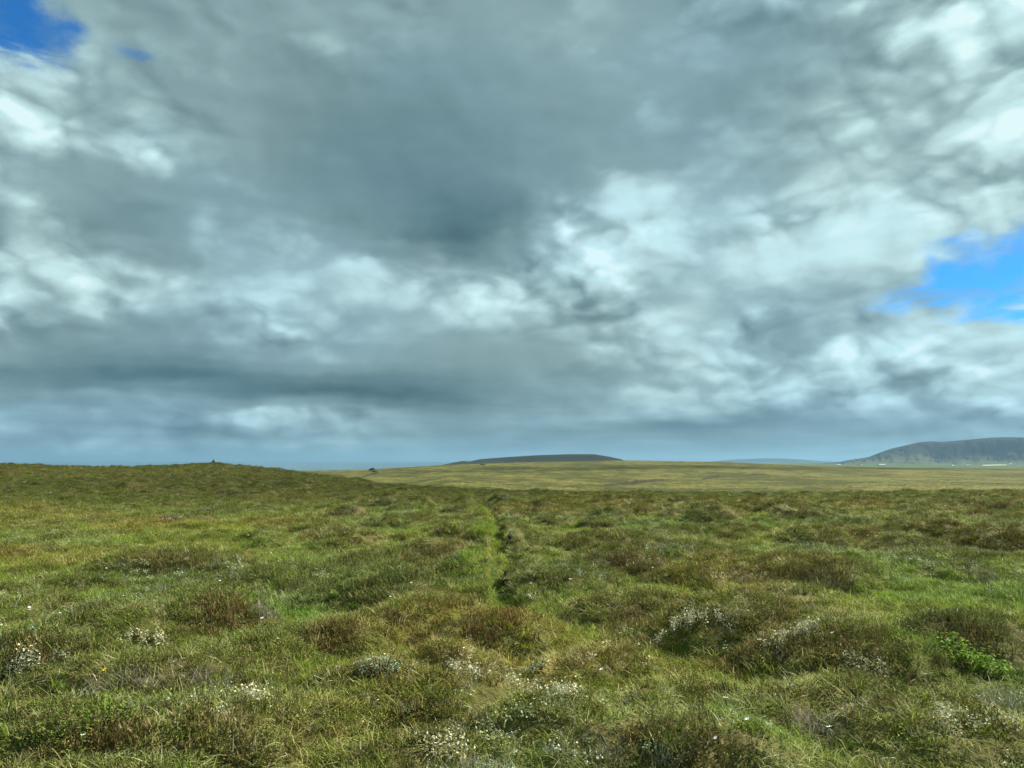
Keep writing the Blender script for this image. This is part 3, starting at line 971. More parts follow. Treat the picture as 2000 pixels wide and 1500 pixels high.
# ------------------------------------------------------------------ the sea beyond the moor
def build_sea():
    m, nt, out = new_mat("sea_water")
    geo = nt.add('ShaderNodeNewGeometry')
    b = nt.add('ShaderNodeBsdfPrincipled')
    b.inputs['Base Color'].default_value = (0.06, 0.12, 0.15, 1)
    b.inputs['Roughness'].default_value = 0.12
    bump = nt.add('ShaderNodeBump'); bump.inputs['Strength'].default_value = 0.08; bump.inputs['Distance'].default_value = 3.0
    nt.l.new(nt.noise(geo.outputs['Position'], 0.05, 4, 0.6), bump.inputs['Height'])
    nt.l.new(bump.outputs[0], b.inputs['Normal'])
    nt.l.new(b.outputs[0], out.inputs['Surface'])
    az = np.linspace(R(-60), az_of(1500), 40)
    rr = np.geomspace(2400, 60000, 20)
    V = [(r * math.sin(a), r * math.cos(a), -36.0) for r in rr for a in az]
    n = len(az)
    f = np.array([(i * n + j, i * n + j + 1, (i + 1) * n + j + 1, (i + 1) * n + j) for i in range(len(rr) - 1) for j in range(n - 1)])[:, ::-1]
    obj("sea", mesh_np("sea", np.array(V), f, False, m), kind="structure")


build_sea()


# ------------------------------------------------------------------ the air
def build_haze():
    me = bpy.data.meshes.new("haze")
    s = 62000.0; zb = -62.0; zt = 345.0
    v = [(-s, -s, zb), (s, -s, zb), (s, s, zb), (-s, s, zb), (-s, -s, zt), (s, -s, zt), (s, s, zt), (-s, s, zt)]
    me.from_pydata(v, [], [(3, 2, 1, 0), (4, 5, 6, 7), (0, 1, 5, 4), (1, 2, 6, 5), (2, 3, 7, 6), (3, 0, 4, 7)])
    m, nt, out = new_mat("haze_air")
    pv = nt.add('ShaderNodeVolumePrincipled')
    pv.inputs['Color'].default_value = (0.33, 0.60, 0.84, 1)
    pv.inputs['Density'].default_value = HAZE_DENSITY
    pv.inputs['Anisotropy'].default_value = 0.25
    nt.l.new(pv.outputs[0], out.inputs['Volume'])
    m.cycles.homogeneous_volume = True
    me.materials.append(m)
    obj("haze", me, kind="stuff")


# ------------------------------------------------------------------ unseen clouds added on the sun's side to shade the land
def cloud(centre, lobes, height, thick, n, seed):
    """an added cloud bank out of view, shifted from centre towards the sun so that its shade falls there"""
    k = height / sd.z
    ox, oy = centre[0] + sd.x * k, centre[1] + sd.y * k
    ext = max(max(abs(l[0]) + l[2], abs(l[1]) + l[3]) for l in lobes) * 1.15
    g = np.linspace(-ext, ext, n)
    gx, gy = np.meshgrid(g, g)
    f = np.full_like(gx, -1.0)
    for (lx, ly, a, b, rot) in lobes:
        c, s_ = math.cos(rot), math.sin(rot)
        u = (gx - lx) * c + (gy - ly) * s_; v = -(gx - lx) * s_ + (gy - ly) * c
        f = np.maximum(f, 1 - (u / a) ** 2 - (v / b) ** 2)
    sc = 4.0 / ext
    f = f + (fbm(gx * sc + 7, gy * sc, 5, seed) - 0.5) * 1.5
    t = np.sqrt(np.clip(f, 0, 1)) * thick
    puffs = fbm(gx * sc * 2.5, gy * sc * 2.5, 4, seed + 5)
    top = height + t * (0.7 + 0.9 * puffs); bot = height - t * 0.25 * (0.6 + 0.8 * puffs)
    V = np.concatenate([np.stack([ox + gx, oy + gy, top], 2).reshape(-1, 3), np.stack([ox + gx, oy + gy, bot - 0.01], 2).reshape(-1, 3)])
    idx = np.arange(n * n).reshape(n, n)
    on = (f > 0)
    cell = on[:-1, :-1] | on[1:, :-1] | on[:-1, 1:] | on[1:, 1:]
    q = np.stack([idx[:-1, :-1], idx[:-1, 1:], idx[1:, 1:], idx[1:, :-1]], 2)[cell]
    return obj("shade_cloud", mesh_np("shade_cloud", V, [q, q[:, ::-1] + n * n], True, MAT_SHADE_CLOUD), kind="structure")  # added cloud outside the view, there for the shadow it casts


def shade_vapour():
    m, nt, out = new_mat("shade_cloud_vapour")
    d = nt.add('ShaderNodeBsdfDiffuse'); d.inputs['Color'].default_value = (0.88, 0.90, 0.92, 1)
    t = nt.add('ShaderNodeBsdfTranslucent'); t.inputs['Color'].default_value = (0.88, 0.90, 0.92, 1)
    geo = nt.add('ShaderNodeNewGeometry')
    tr = nt.add('ShaderNodeBsdfTransparent')
    a = nt.add('ShaderNodeMixShader'); a.inputs[0].default_value = 0.5
    nt.l.new(d.outputs[0], a.inputs[1]); nt.l.new(t.outputs[0], a.inputs[2])
    b = nt.add('ShaderNodeMixShader')
    nt.l.new(nt.smooth(nt.noise(geo.outputs['Position'], 0.008, 5, 0.6), 0.25, 0.75, 0.10, 0.46), b.inputs[0])
    nt.l.new(tr.outputs[0], b.inputs[1]); nt.l.new(a.outputs[0], b.inputs[2])
    nt.l.new(b.outputs[0], out.inputs['Surface'])
    return m


MAT_SHADE_CLOUD = shade_vapour()
cloud((-80, 120), [(-90, 20, 210, 78, -0.15), (10, -20, 110, 45, 0.0)], 900.0, 60.0, 110, 61)  # three unseen clouds added for their shade
cloud((4500, 7450), [(0, 0, 1250, 700, -0.6), (-300, 500, 700, 400, 0.2)], 12000.0, 600.0, 90, 67)
cloud((90, 640), [(0, 0, 150, 75, 0.1), (260, 60, 120, 50, 0.0)], 2600.0, 120.0, 80, 71)

HAZE_DENSITY = 4.2e-5
build_haze()


# ------------------------------------------------------------------ plant geometry
def blades(root, length, width, az, lean, curl, tone, tipk=1.0, rng=None):
    """tapered bent strips. root (n,3); returns verts, quads, tris, tones"""
    n = len(root)
    ts = np.array([0.0, 0.38, 0.74, 1.0])
    wd = np.array([0.85, 1.0, 0.62, 0.0])
    d = np.stack([np.cos(az), np.sin(az)], 1)
    side = np.stack([-np.sin(az), np.cos(az)], 1)
    if rng is not None:                                       # twist the flat of the blade
        tw = rng.uniform(-1.2, 1.2, n)
        sx = side * np.cos(tw)[:, None] + d * np.sin(tw)[:, None]
    else:
        sx = side
    V = np.zeros((n, 7, 3)); k = 0
    for i, t in enumerate(ts):
        ang = lean + curl * t * 0.5
        out = np.sin(ang) * length * t
        up = np.cos(ang) * length * t
        c = root + np.concatenate([d * out[:, None], up[:, None]], 1)
        if wd[i] > 0:
            o = np.concatenate([sx * (width * wd[i] * 0.5)[:, None], np.zeros((n, 1))], 1)
            V[:, k] = c - o; V[:, k + 1] = c + o; k += 2
        else:
            V[:, k] = c; k += 1
    b = (np.arange(n) * 7)[:, None]
    q = np.concatenate([b + np.array([0, 1, 3, 2]), b + np.array([2, 3, 5, 4])])
    tri = b + np.array([4, 5, 6])
    T = np.repeat(tone[:, None, :], 7, 1)
    T[:, 6] *= tipk
    return V.reshape(-1, 3), q, tri, T.reshape(-1, 3)


def leaves(pos, size, aspect, nrm, tone, rng):
    """small folded leaves: two quads-worth of triangles each"""
    n = len(pos)
    up = np.array([0, 0, 1.0])
    nrm = nrm / np.linalg.norm(nrm, axis=1)[:, None]
    a = rng.normal(size=(n, 3))
    a -= nrm * np.sum(a * nrm, 1)[:, None]
    a /= np.linalg.norm(a, axis=1)[:, None]
    b = np.cross(nrm, a)
    L = (size)[:, None]; W = (size * aspect)[:, None]
    base = pos - a * L * 0.5; tip = pos + a * L * 0.5 - nrm * L * 0.08
    l = pos + b * W * 0.5 + nrm * L * 0.10; r = pos - b * W * 0.5 + nrm * L * 0.10
    m = pos - a * L * 0.05
    V = np.stack([base, l, tip, r, m], 1)
    k = (np.arange(n) * 5)[:, None]
    tri = np.concatenate([k + np.array([0, 4, 1]), k + np.array([4, 2, 1]), k + np.array([0, 3, 4]), k + np.array([4, 3, 2])])
    T = np.repeat(tone[:, None, :], 5, 1)
    return V.reshape(-1, 3), np.zeros((0, 4), int), tri, T.reshape(-1, 3)


def join(parts):
    V, Q, T, C = [], [], [], []
    o = 0
    for v, q, t, c in parts:
        V.append(v); C.append(c)
        if len(q): Q.append(q + o)
        if len(t): T.append(t + o)
        o += len(v)
    fs = []
    if Q: fs.append(np.concatenate(Q))
    if T: fs.append(np.concatenate(T))
    return np.concatenate(V), fs, np.concatenate(C)


PLANT_GAIN = 1.68


def palette(rng, n, cols, weights, var=0.22):
    c = np.array(cols)[rng.choice(len(cols), n, p=np.array(weights) / sum(weights))]
    return np.clip(c * PLANT_GAIN * (1 + rng.normal(0, var, (n, 1))), 0.008, 0.85)


def plant_material(name, translucent=0.3, rough=0.6, spec=0.25, inst=True):
    m, nt, out = new_mat(name)
    at = nt.add('ShaderNodeVertexColor', layer_name="tone")
    c = at.outputs['Color']
    if inst:
        a = nt.add('ShaderNodeAttribute', attribute_type='INSTANCER', attribute_name="tint")
        c = nt.mixc(1.0, c, a.outputs['Color'], 'MULTIPLY', True)
    b = nt.add('ShaderNodeBsdfPrincipled')
    nt.l.new(c, b.inputs['Base Color'])
    b.inputs['Roughness'].default_value = rough
    b.inputs['Specular IOR Level'].default_value = spec
    tr = nt.add('ShaderNodeBsdfTranslucent')
    nt.l.new(c, tr.inputs['Color'])
    mx = nt.add('ShaderNodeMixShader'); mx.inputs[0].default_value = translucent
    nt.l.new(b.outputs[0], mx.inputs[1]); nt.l.new(tr.outputs[0], mx.inputs[2])
    nt.l.new(mx.outputs[0], out.inputs['Surface'])
    return m


MAT_BLADE = plant_material("grass_blade", 0.35, 0.5, 0.3)
MAT_TWIG = plant_material("heather_sprig", 0.12, 0.8, 0.1)
MAT_LEAF = plant_material("leaf", 0.35, 0.6, 0.15, False)
MAT_SPRIG = plant_material("sprig", 0.12, 0.8, 0.1, False)

GREENS = [(0.130, 0.158, 0.018), (0.165, 0.190, 0.028), (0.100, 0.126, 0.016), (0.205, 0.200, 0.055), (0.31, 0.275, 0.110)]
STRAWS = [(0.37, 0.325, 0.145), (0.29, 0.262, 0.095), (0.42, 0.385, 0.210), (0.21, 0.205, 0.070), (0.16, 0.175, 0.045)]
BROWNS = [(0.125, 0.098, 0.036), (0.160, 0.124, 0.050), (0.090, 0.074, 0.026), (0.105, 0.112, 0.026), (0.23, 0.190, 0.095)]
RUSTY = [(0.135, 0.088, 0.034), (0.170, 0.112, 0.046), (0.095, 0.066, 0.026), (0.110, 0.105, 0.028), (0.23, 0.180, 0.095)]
DARKS = [(0.074, 0.090, 0.017), (0.105, 0.125, 0.024), (0.056, 0.064, 0.015), (0.100, 0.086, 0.028), (0.135, 0.155, 0.030)]
PALES = [(0.46, 0.435, 0.28), (0.37, 0.35, 0.23), (0.28, 0.27, 0.18), (0.50, 0.48, 0.35)]
GREYS = [(0.22, 0.205, 0.165), (0.165, 0.150, 0.115), (0.29, 0.27, 0.225), (0.12, 0.098, 0.06)]


def disc(rng, n, rad):
    a = rng.uniform(0, 2 * math.pi, n); r = rad * np.sqrt(rng.uniform(0, 1, n))
    return np.stack([r * np.cos(a), r * np.sin(a), np.full(n, -0.015)], 1)


def proto_grass(rng, n=46, rad=0.11, lo=.06, hi=.17, cols=GREENS, w=(5, 4, 4, 2, 1.2)):
    root = disc(rng, n, rad)
    return join([blades(root, rng.uniform(lo, hi, n), rng.uniform(.004, .0075, n), rng.uniform(0, 6.28, n), rng.uniform(.05, .65, n), rng.uniform(.1, 1.5, n),
                        palette(rng, n, cols, w), 1.15, rng)])


def proto_straw(rng):
    n = 36
    root = disc(rng, n, .10)
    swirl = rng.uniform(0, 6.28)
    az = swirl + rng.normal(0, 1.3, n)
    return join([blades(root, rng.uniform(.08, .22, n), rng.uniform(.003, .0055, n), az, rng.uniform(.25, 1.0, n), rng.uniform(.6, 2.0, n),
                        palette(rng, n, STRAWS, (4, 4, 2, 3, 3)), 1.1, rng)])


def proto_heather(rng):
    n = 62
    root = disc(rng, n, .12)
    a = blades(root, rng.uniform(.05, .13, n), rng.uniform(.006, .012, n), rng.uniform(0, 6.28, n), rng.uniform(.05, .9, n), rng.uniform(-.4, .9, n),
               palette(rng, n, BROWNS, (5, 4, 4, 3, 1.2)), 1.1, rng)
    m = 50
    p = disc(rng, m, .12); p[:, 2] = rng.uniform(.02, .10, m)
    b = leaves(p, rng.uniform(.010, .022, m), rng.uniform(.3, .6, m), rng.normal(size=(m, 3)) + [0, 0, .6], palette(rng, m, BROWNS, (4, 4, 3, 4, 1)), rng)
    return join([a, b])


def proto_crow(rng):
    m = 110
    p = disc(rng, m, .12); p[:, 2] = rng.uniform(.0, .075, m)
    b = leaves(p, rng.uniform(.012, .026, m), rng.uniform(.35, .7, m), rng.normal(size=(m, 3)) * .8 + [0, 0, .8], palette(rng, m, DARKS, (4, 4, 3, 2, 2)), rng)
    n = 14
    a = blades(disc(rng, n, .1), rng.uniform(.06, .14, n), rng.uniform(.004, .006, n), rng.uniform(0, 6.28, n), rng.uniform(.1, .8, n), rng.uniform(0, 1.2, n),
               palette(rng, n, DARKS, (4, 4, 3, 2, 2)), 1.1, rng)
    return join([a, b])


def proto_lichen(rng):
    m = 90
    c = disc(rng, 9, .09)
    p = c[rng.integers(0, 9, m)] + rng.normal(0, .018, (m, 3)); p[:, 2] = np.abs(rng.normal(.03, .03, m))
    b = leaves(p, rng.uniform(.010, .026, m), rng.uniform(.4, .8, m), rng.normal(size=(m, 3)) + [0, 0, .3], palette(rng, m, PALES, (3, 4, 3, 2), .15), rng)
    return join([b])


def proto_twigs(rng):
    n = 40
    return join([blades(disc(rng, n, .11), rng.uniform(.06, .17, n), rng.uniform(.004, .007, n), rng.uniform(0, 6.28, n), rng.uniform(.2, 1.3, n), rng.uniform(-.6, 1.4, n),
                        palette(rng, n, GREYS, (4, 4, 2, 3)), 1.0, rng)])


KEEP_OUT = []          # places where single plants stand: x, y, half width, half depth, how bare
PROTOS = {}
for key, fn, mat in (("grass", proto_grass, MAT_BLADE), ("straw", proto_straw, MAT_BLADE), ("heather", proto_heather, MAT_TWIG), ("crowberry", proto_crow, MAT_TWIG),
                     ("lichen", proto_lichen, MAT_TWIG), ("twigs", proto_twigs, MAT_TWIG)):
    coll = bpy.data.collections.new("source_" + key)
    for k in range(7):
        v, f, c = fn(np.random.default_rng(1000 + 37 * k + len(key)))
        o = bpy.data.objects.new("%s_tuft_%02d" % (key, k), mesh_np(key + "_tuft", v, f, False, mat, c))
        coll.objects.link(o)
    PROTOS[key] = coll


def scatter_tree(coll):
    g = bpy.data.node_groups.new("scatter_" + coll.name, 'GeometryNodeTree')
    g.interface.new_socket("Geometry", in_out='INPUT', socket_type='NodeSocketGeometry')
    g.interface.new_socket("Geometry", in_out='OUTPUT', socket_type='NodeSocketGeometry')
    N, L = g.nodes, g.links
    gi = N.new('NodeGroupInput'); go = N.new('NodeGroupOutput')
    ci = N.new('GeometryNodeCollectionInfo')
    ci.inputs['Collection'].default_value = coll
    ci.inputs['Separate Children'].default_value = True
    ci.inputs['Reset Children'].default_value = True
    iop = N.new('GeometryNodeInstanceOnPoints')
    iop.inputs['Pick Instance'].default_value = True
    L.new(gi.outputs[0], iop.inputs['Points'])
    L.new(ci.outputs[0], iop.inputs['Instance'])
    for nm, ty, sk in (("vid", 'INT', 'Instance Index'), ("rot", 'FLOAT_VECTOR', 'Rotation'), ("scl", 'FLOAT_VECTOR', 'Scale')):
        a = N.new('GeometryNodeInputNamedAttribute'); a.data_type = ty
        a.inputs['Name'].default_value = nm
        L.new(a.outputs['Attribute'], iop.inputs[sk])
    L.new(iop.outputs[0], go.inputs[0])
    return g


def scatter(name, key, x, y, z, scl, tint, lean, label):
    n = len(x)
    me = bpy.data.meshes.new(name)
    me.vertices.add(n)
    me.vertices.foreach_set("co", np.stack([x, y, z], 1).astype(np.float32).ravel())
    a = me.attributes.new("vid", 'INT', 'POINT'); a.data.foreach_set("value", RNG.integers(0, 7, n).astype(np.int32))
    rot = np.stack([RNG.normal(0, lean, n), RNG.normal(0, lean, n), RNG.uniform(0, 6.283, n)], 1).astype(np.float32)
    a = me.attributes.new("rot", 'FLOAT_VECTOR', 'POINT'); a.data.foreach_set("vector", rot.ravel())
    a = me.attributes.new("scl", 'FLOAT_VECTOR', 'POINT'); a.data.foreach_set("vector", scl.astype(np.float32).ravel())
    a = me.attributes.new("tint", 'FLOAT_COLOR', 'POINT')
    a.data.foreach_set("color", np.concatenate([tint, np.ones((n, 1))], 1).astype(np.float32).ravel())
    o = obj(name, me, label=label, cat=name.replace('_', ' '), kind="stuff")
    md = o.modifiers.new("scatter", 'NODES')
    md.node_group = scatter_tree(PROTOS[key])
    return o


def build_cover():
    X, Y, S = [], [], []
    for (r0, r1, dens, sc) in ((3.6, 9, 190, .92), (9, 15, 130, 1.0), (15, 27, 75, 1.15), (27, 48, 30, 1.5), (48, 90, 15, 1.75), (90, 210, 3.2, 2.8)):
        a0, a1 = R(-54), R(54)
        if r0 >= 90:
            a0, a1 = R(-44), az_of(720)
        n = int(0.5 * (a1 - a0) * (r1 * r1 - r0 * r0) * dens)
        rr = np.sqrt(RNG.uniform(r0 * r0, r1 * r1, n)); aa = RNG.uniform(a0, a1, n)
        X.append(rr * np.sin(aa)); Y.append(rr * np.cos(aa)); S.append(np.full(n, sc))
    x = np.concatenate(X); y = np.concatenate(Y); s = np.concatenate(S)
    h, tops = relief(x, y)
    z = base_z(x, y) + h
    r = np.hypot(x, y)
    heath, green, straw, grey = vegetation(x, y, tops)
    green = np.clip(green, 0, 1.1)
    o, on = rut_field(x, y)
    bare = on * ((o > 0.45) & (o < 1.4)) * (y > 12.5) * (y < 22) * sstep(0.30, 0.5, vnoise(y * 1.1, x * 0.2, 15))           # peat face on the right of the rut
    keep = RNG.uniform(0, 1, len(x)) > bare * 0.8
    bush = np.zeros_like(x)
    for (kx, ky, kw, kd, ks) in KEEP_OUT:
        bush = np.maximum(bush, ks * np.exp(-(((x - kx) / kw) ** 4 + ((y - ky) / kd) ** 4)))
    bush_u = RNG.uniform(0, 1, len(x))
    far = sstep(28, 50, r)  # extra dark crowberry far off puts cloud shade into the plant mix
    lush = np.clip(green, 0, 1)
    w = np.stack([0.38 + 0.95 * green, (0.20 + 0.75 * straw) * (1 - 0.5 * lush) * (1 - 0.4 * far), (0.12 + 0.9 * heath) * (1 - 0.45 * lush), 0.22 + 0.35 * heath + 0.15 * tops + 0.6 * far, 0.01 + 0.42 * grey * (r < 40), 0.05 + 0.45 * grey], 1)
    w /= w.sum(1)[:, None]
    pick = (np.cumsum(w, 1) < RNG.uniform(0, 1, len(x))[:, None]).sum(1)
    keep &= bush_u > np.where(pick <= 1, bush, bush * 0.35)
    pt = fbm(x * 0.7, y * 0.7, 3, 611); pt2 = fbm(x * 0.25, y * 0.25, 3, 633)
    tallness = 0.55 + 0.5 * fbm(x * 0.5, y * 0.5, 3, 655)
    names = [("grass", "grass", "short fresh green grass filling the hollows between the hummocks", .12),
             ("straw_grass", "straw", "thin bleached straw coloured grass arching over the heath", .2),
             ("heather", "heather", "brown heather sprigs covering the hummock tops", .22),
             ("crowberry_mat", "crowberry", "dark green low crowberry leaves carpeting the heath", .25),
             ("lichen", "lichen", "pale grey lichen specks among the heather", .25),
             ("dead_twigs", "twigs", "grey dead twigs poking out of the hummocks", .25)]
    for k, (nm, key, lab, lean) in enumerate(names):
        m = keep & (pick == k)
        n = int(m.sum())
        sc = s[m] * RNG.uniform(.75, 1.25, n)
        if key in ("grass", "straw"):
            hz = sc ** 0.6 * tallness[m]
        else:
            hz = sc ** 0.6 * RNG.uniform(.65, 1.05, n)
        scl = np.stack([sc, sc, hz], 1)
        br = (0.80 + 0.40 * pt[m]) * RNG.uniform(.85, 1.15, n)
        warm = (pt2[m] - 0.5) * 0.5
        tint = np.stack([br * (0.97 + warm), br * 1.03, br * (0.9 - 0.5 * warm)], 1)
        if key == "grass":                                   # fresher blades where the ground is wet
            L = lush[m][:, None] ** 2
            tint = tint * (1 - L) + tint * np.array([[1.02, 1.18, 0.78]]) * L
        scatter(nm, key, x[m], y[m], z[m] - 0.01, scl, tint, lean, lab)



# ------------------------------------------------------------------ single plants that stand out
def near_pt(px, py):
    """place on the near heath seen at px, py, with the hummock height taken into account"""
    z = 0.1
    for _ in range(6):
        x, y = ground_pt(px, py, z)
        z = 0.6 * z + 0.4 * float(ground_z(np.array([x]), np.array([y]))[0])
    return x, y, float(ground_z(np.array([x]), np.array([y]))[0])


def spread(rng, n, w, d, x, y, z):
    a = rng.uniform(0, 6.283, n); q = np.sqrt(rng.uniform(0, 1, n))
    q = q * (0.75 + 0.25 * np.sin(a * 3 + rng.uniform(0, 6)) + 0.12 * np.sin(a * 5 + rng.uniform(0, 6)))
    p = np.stack([w * q * np.cos(a), d * q * np.sin(a), np.zeros(n)], 1)
    p[:, 2] = ground_z(x + p[:, 0], y + p[:, 1]) - z
    return p, q


def cushion(name, px, py, w, d, n, cols, wts, lo, hi, label, cat, group, seed, wide=(.006, .012), leafy=0, size=(.012, .025), lean=.8, curl=.9):
    """a low cushion: sprigs as the thing's mesh, small leaves on them as a part"""
    rng = np.random.default_rng(seed)
    x, y, z = near_pt(px, py)
    p, q = spread(rng, n, w, d, x, y, z)
    root = obj(name, None, None, (x, y, z), label, cat, group)
    KEEP_OUT.append((x, y, w, d, .7))
    dome = 0.55 + 0.6 * np.sqrt(np.clip(1 - q * q, 0, 1))
    b = blades(p - [0, 0, .01], rng.uniform(lo, hi, n) * dome, rng.uniform(wide[0], wide[1], n), rng.uniform(0, 6.283, n), rng.uniform(.03, lean, n), rng.uniform(-.3, curl, n),
               palette(rng, n, cols, wts), 1.1, rng)
    v, f, c = join([b])
    obj("sprigs", mesh_np("sprigs", v, f, False, MAT_SPRIG, c), root, kind="stuff")
    if leafy:
        p, q = spread(rng, leafy, w, d, x, y, z)
        p[:, 2] += rng.uniform(0.2, 1.0, leafy) * hi * (0.5 + 0.5 * np.sqrt(np.clip(1 - q * q, 0, 1)))
        v, f, c = join([leaves(p, rng.uniform(size[0], size[1], leafy), rng.uniform(.4, .7, leafy), rng.normal(size=(leafy, 3)) * .9 + [0, 0, .7],
                               palette(rng, leafy, cols, wts, .18), rng)])
        obj("foliage", mesh_np("foliage", v, f, False, MAT_SPRIG, c), root)
    return root


GH = "heather cushions on the hummocks"
for i, (px, py, w, d, lab) in enumerate([
        (440, 1205, .60, .50, "rusty brown heather cushion beside the bright green hollow at left"),
        (655, 1245, .45, .42, "loose orange-brown heather cushion between two grassy hollows, left of centre"),
        (960, 1235, .62, .45, "brown tangled heather cushion just above the central green hollow"),
        (860, 1085, .80, .60, "low brown heather cushion left of the narrow rut"),
        (1215, 1115, .90, .55, "long reddish heather strip right of the narrow rut"),
        (1570, 1120, 1.2, .60, "wide brown heather cap on the broad hummock at right"),
        (1480, 1275, .70, .45, "dark heather below the brightest lichen patch"),
        (1660, 1270, .75, .55, "brown heather hummock between the lichen and the leafy green shrub"),
        (300, 1305, .70, .35, "brown heather strip below the long pale lichen patch at left"),
        (80, 1275, .50, .35, "brown heather at the left edge beside grey willow sprigs"),
        (400, 1440, .55, .30, "dark brown heather cushion in the lower left foreground"),
        (1330, 1455, .70, .35, "brown heather mat in the lower foreground right of centre"),
        (1910, 1250, .60, .40, "dark heather cushion behind the leafy green shrub"),
        (760, 1145, .80, .50, "dull brown heather hummock halfway to the rut, left of centre"),
        (330, 1108, .90, .50, "faded heather cap on the far left hummock"),
        (1230, 1225, .45, .35, "small heather cushion right of the central hollow"),
        (880, 1290, .40, .30, "small heather cushion left of the central green hollow"),
        (180, 1470, .45, .22, "reddish heather patch at the bottom left corner")]):
    cushion("heather", px, py, w, d, int(1500 * w * d + 260), RUSTY if i in (0, 1, 2, 4, 8, 17) else BROWNS, (5, 5, 4, 2, 1.5), .06, .14, lab, "heather", GH, 40 + i, (.007, .013), int(900 * w * d + 120))

GL = "pale lichen patches"
for i, (px, py, w, d, lab) in enumerate([
        (1452, 1203, .42, .22, "brightest creamy white lichen patch on top of the right hummock"),
        (1335, 1228, .45, .14, "thin pale lichen streak left of the brightest patch"),
        (1555, 1252, .35, .20, "scattered pale lichen specks right of the brightest patch"),
        (285, 1253, .40, .12, "long whitish lichen patch on the left, below the brown heather cushion"),
        (1095, 1385, .26, .13, "creamy lichen patch at the centre bottom beside grey twigs"),
        (925, 1350, .28, .10, "pale lichen crust just below the central green hollow"),
        (1000, 1345, .20, .10, "small pale lichen crust right beside the central crust"),
        (860, 1478, .26, .09, "grey-white lichen at the bottom edge, centre left"),
        (1680, 1348, .30, .13, "mottled white lichen patch left below the leafy green shrub"),
        (50, 1312, .16, .14, "pale clump of lichen near the left edge"),
        (1880, 1425, .35, .12, "pale lichen at the lower right corner"),
        (1850, 1215, .35, .10, "dull lichen patch up at the right edge behind the dark heather"),
        (500, 1402, .12, .08, "small pale lichen tuft in the lower left foreground")]):
    rng = np.random.default_rng(90 + i)
    x, y, z = near_pt(px, py)
    n = int((12000 if i in (0, 1, 4) else 7500) * w * d + 130)
    cl, q = spread(rng, 14 + int(60 * w * d), w, d, x, y, z)
    p = cl[rng.integers(0, len(cl), n)] + rng.normal(0, .03, (n, 3))
    p[:, 2] = ground_z(x + p[:, 0], y + p[:, 1]) - z + np.abs(rng.normal(.085, .035, n))
    v, f, c = join([leaves(p, rng.uniform(.012, .030, n), rng.uniform(.4, .8, n), rng.normal(size=(n, 3)) + [0, 0, .3], palette(rng, n, PALES, (3, 4, 3, 2), .16), rng)])
    root = obj("lichen_patch", None, None, (x, y, z), lab, "lichen", GL)
    obj("fronds", mesh_np("fronds", v, f, False, MAT_SPRIG, c), root, kind="stuff")
    KEEP_OUT.append((x, y - 0.12, w, d + 0.16, .88))

GT = "grey dead twig tufts"
for i, (px, py, w, d, cols, lab) in enumerate([
        (1160, 1078, .75, .35, GREYS, "silver grey dead twigs on the hummock right of the rut"),
        (1140, 1380, .35, .20, GREYS, "grey twiggy tuft right of the creamy lichen at the centre bottom"),
        (1615, 1148, .50, .30, GREYS, "grey twigs fringing the right end of the wide heather cap"),
        (1935, 1125, .50, .30, GREYS, "grey twig tuft far right in the middle distance"),
        (390, 1345, .40, .22, GREYS, "grey twigs trailing across the hummock at lower left"),
        (230, 1345, .55, .18, GREYS, "long grey-green twig mat left of the trailing twigs"),
        (345, 1017, .90, .60, [(.07, .075, .06), (.10, .10, .085)], "dark bluish grey bush standing out in the left middle distance"),
        (925, 1053, .42, .30, [(.045, .045, .03), (.075, .07, .045)], "small dark bush just left of the narrow rut"),
        (780, 1003, .80, .60, GREYS, "grey twig patch in the middle distance above the green strip"),
        (1960, 1385, .40, .28, [(.13, .14, .10), (.20, .21, .16)], "dark grey-green tuft at the right edge below the leafy shrub"),
        (1600, 1430, .35, .18, GREYS, "curled grey grass tuft at the bottom, right of centre"),
        (300, 1160, .35, .25, [(.09, .09, .06), (.17, .16, .12)], "dark grey twig knot above the rusty heather cushion"),
        (520, 1200, .28, .22, GREYS, "grey twigs at the right end of the rusty heather cushion")]):
    cushion("dead_twig_tuft", px, py, w, d, int(1300 * w * d + 220), cols, [1] * len(cols), .07, .19, lab, "twigs", GT, 140 + i, (.004, .007), 0, lean=1.2, curl=1.3)


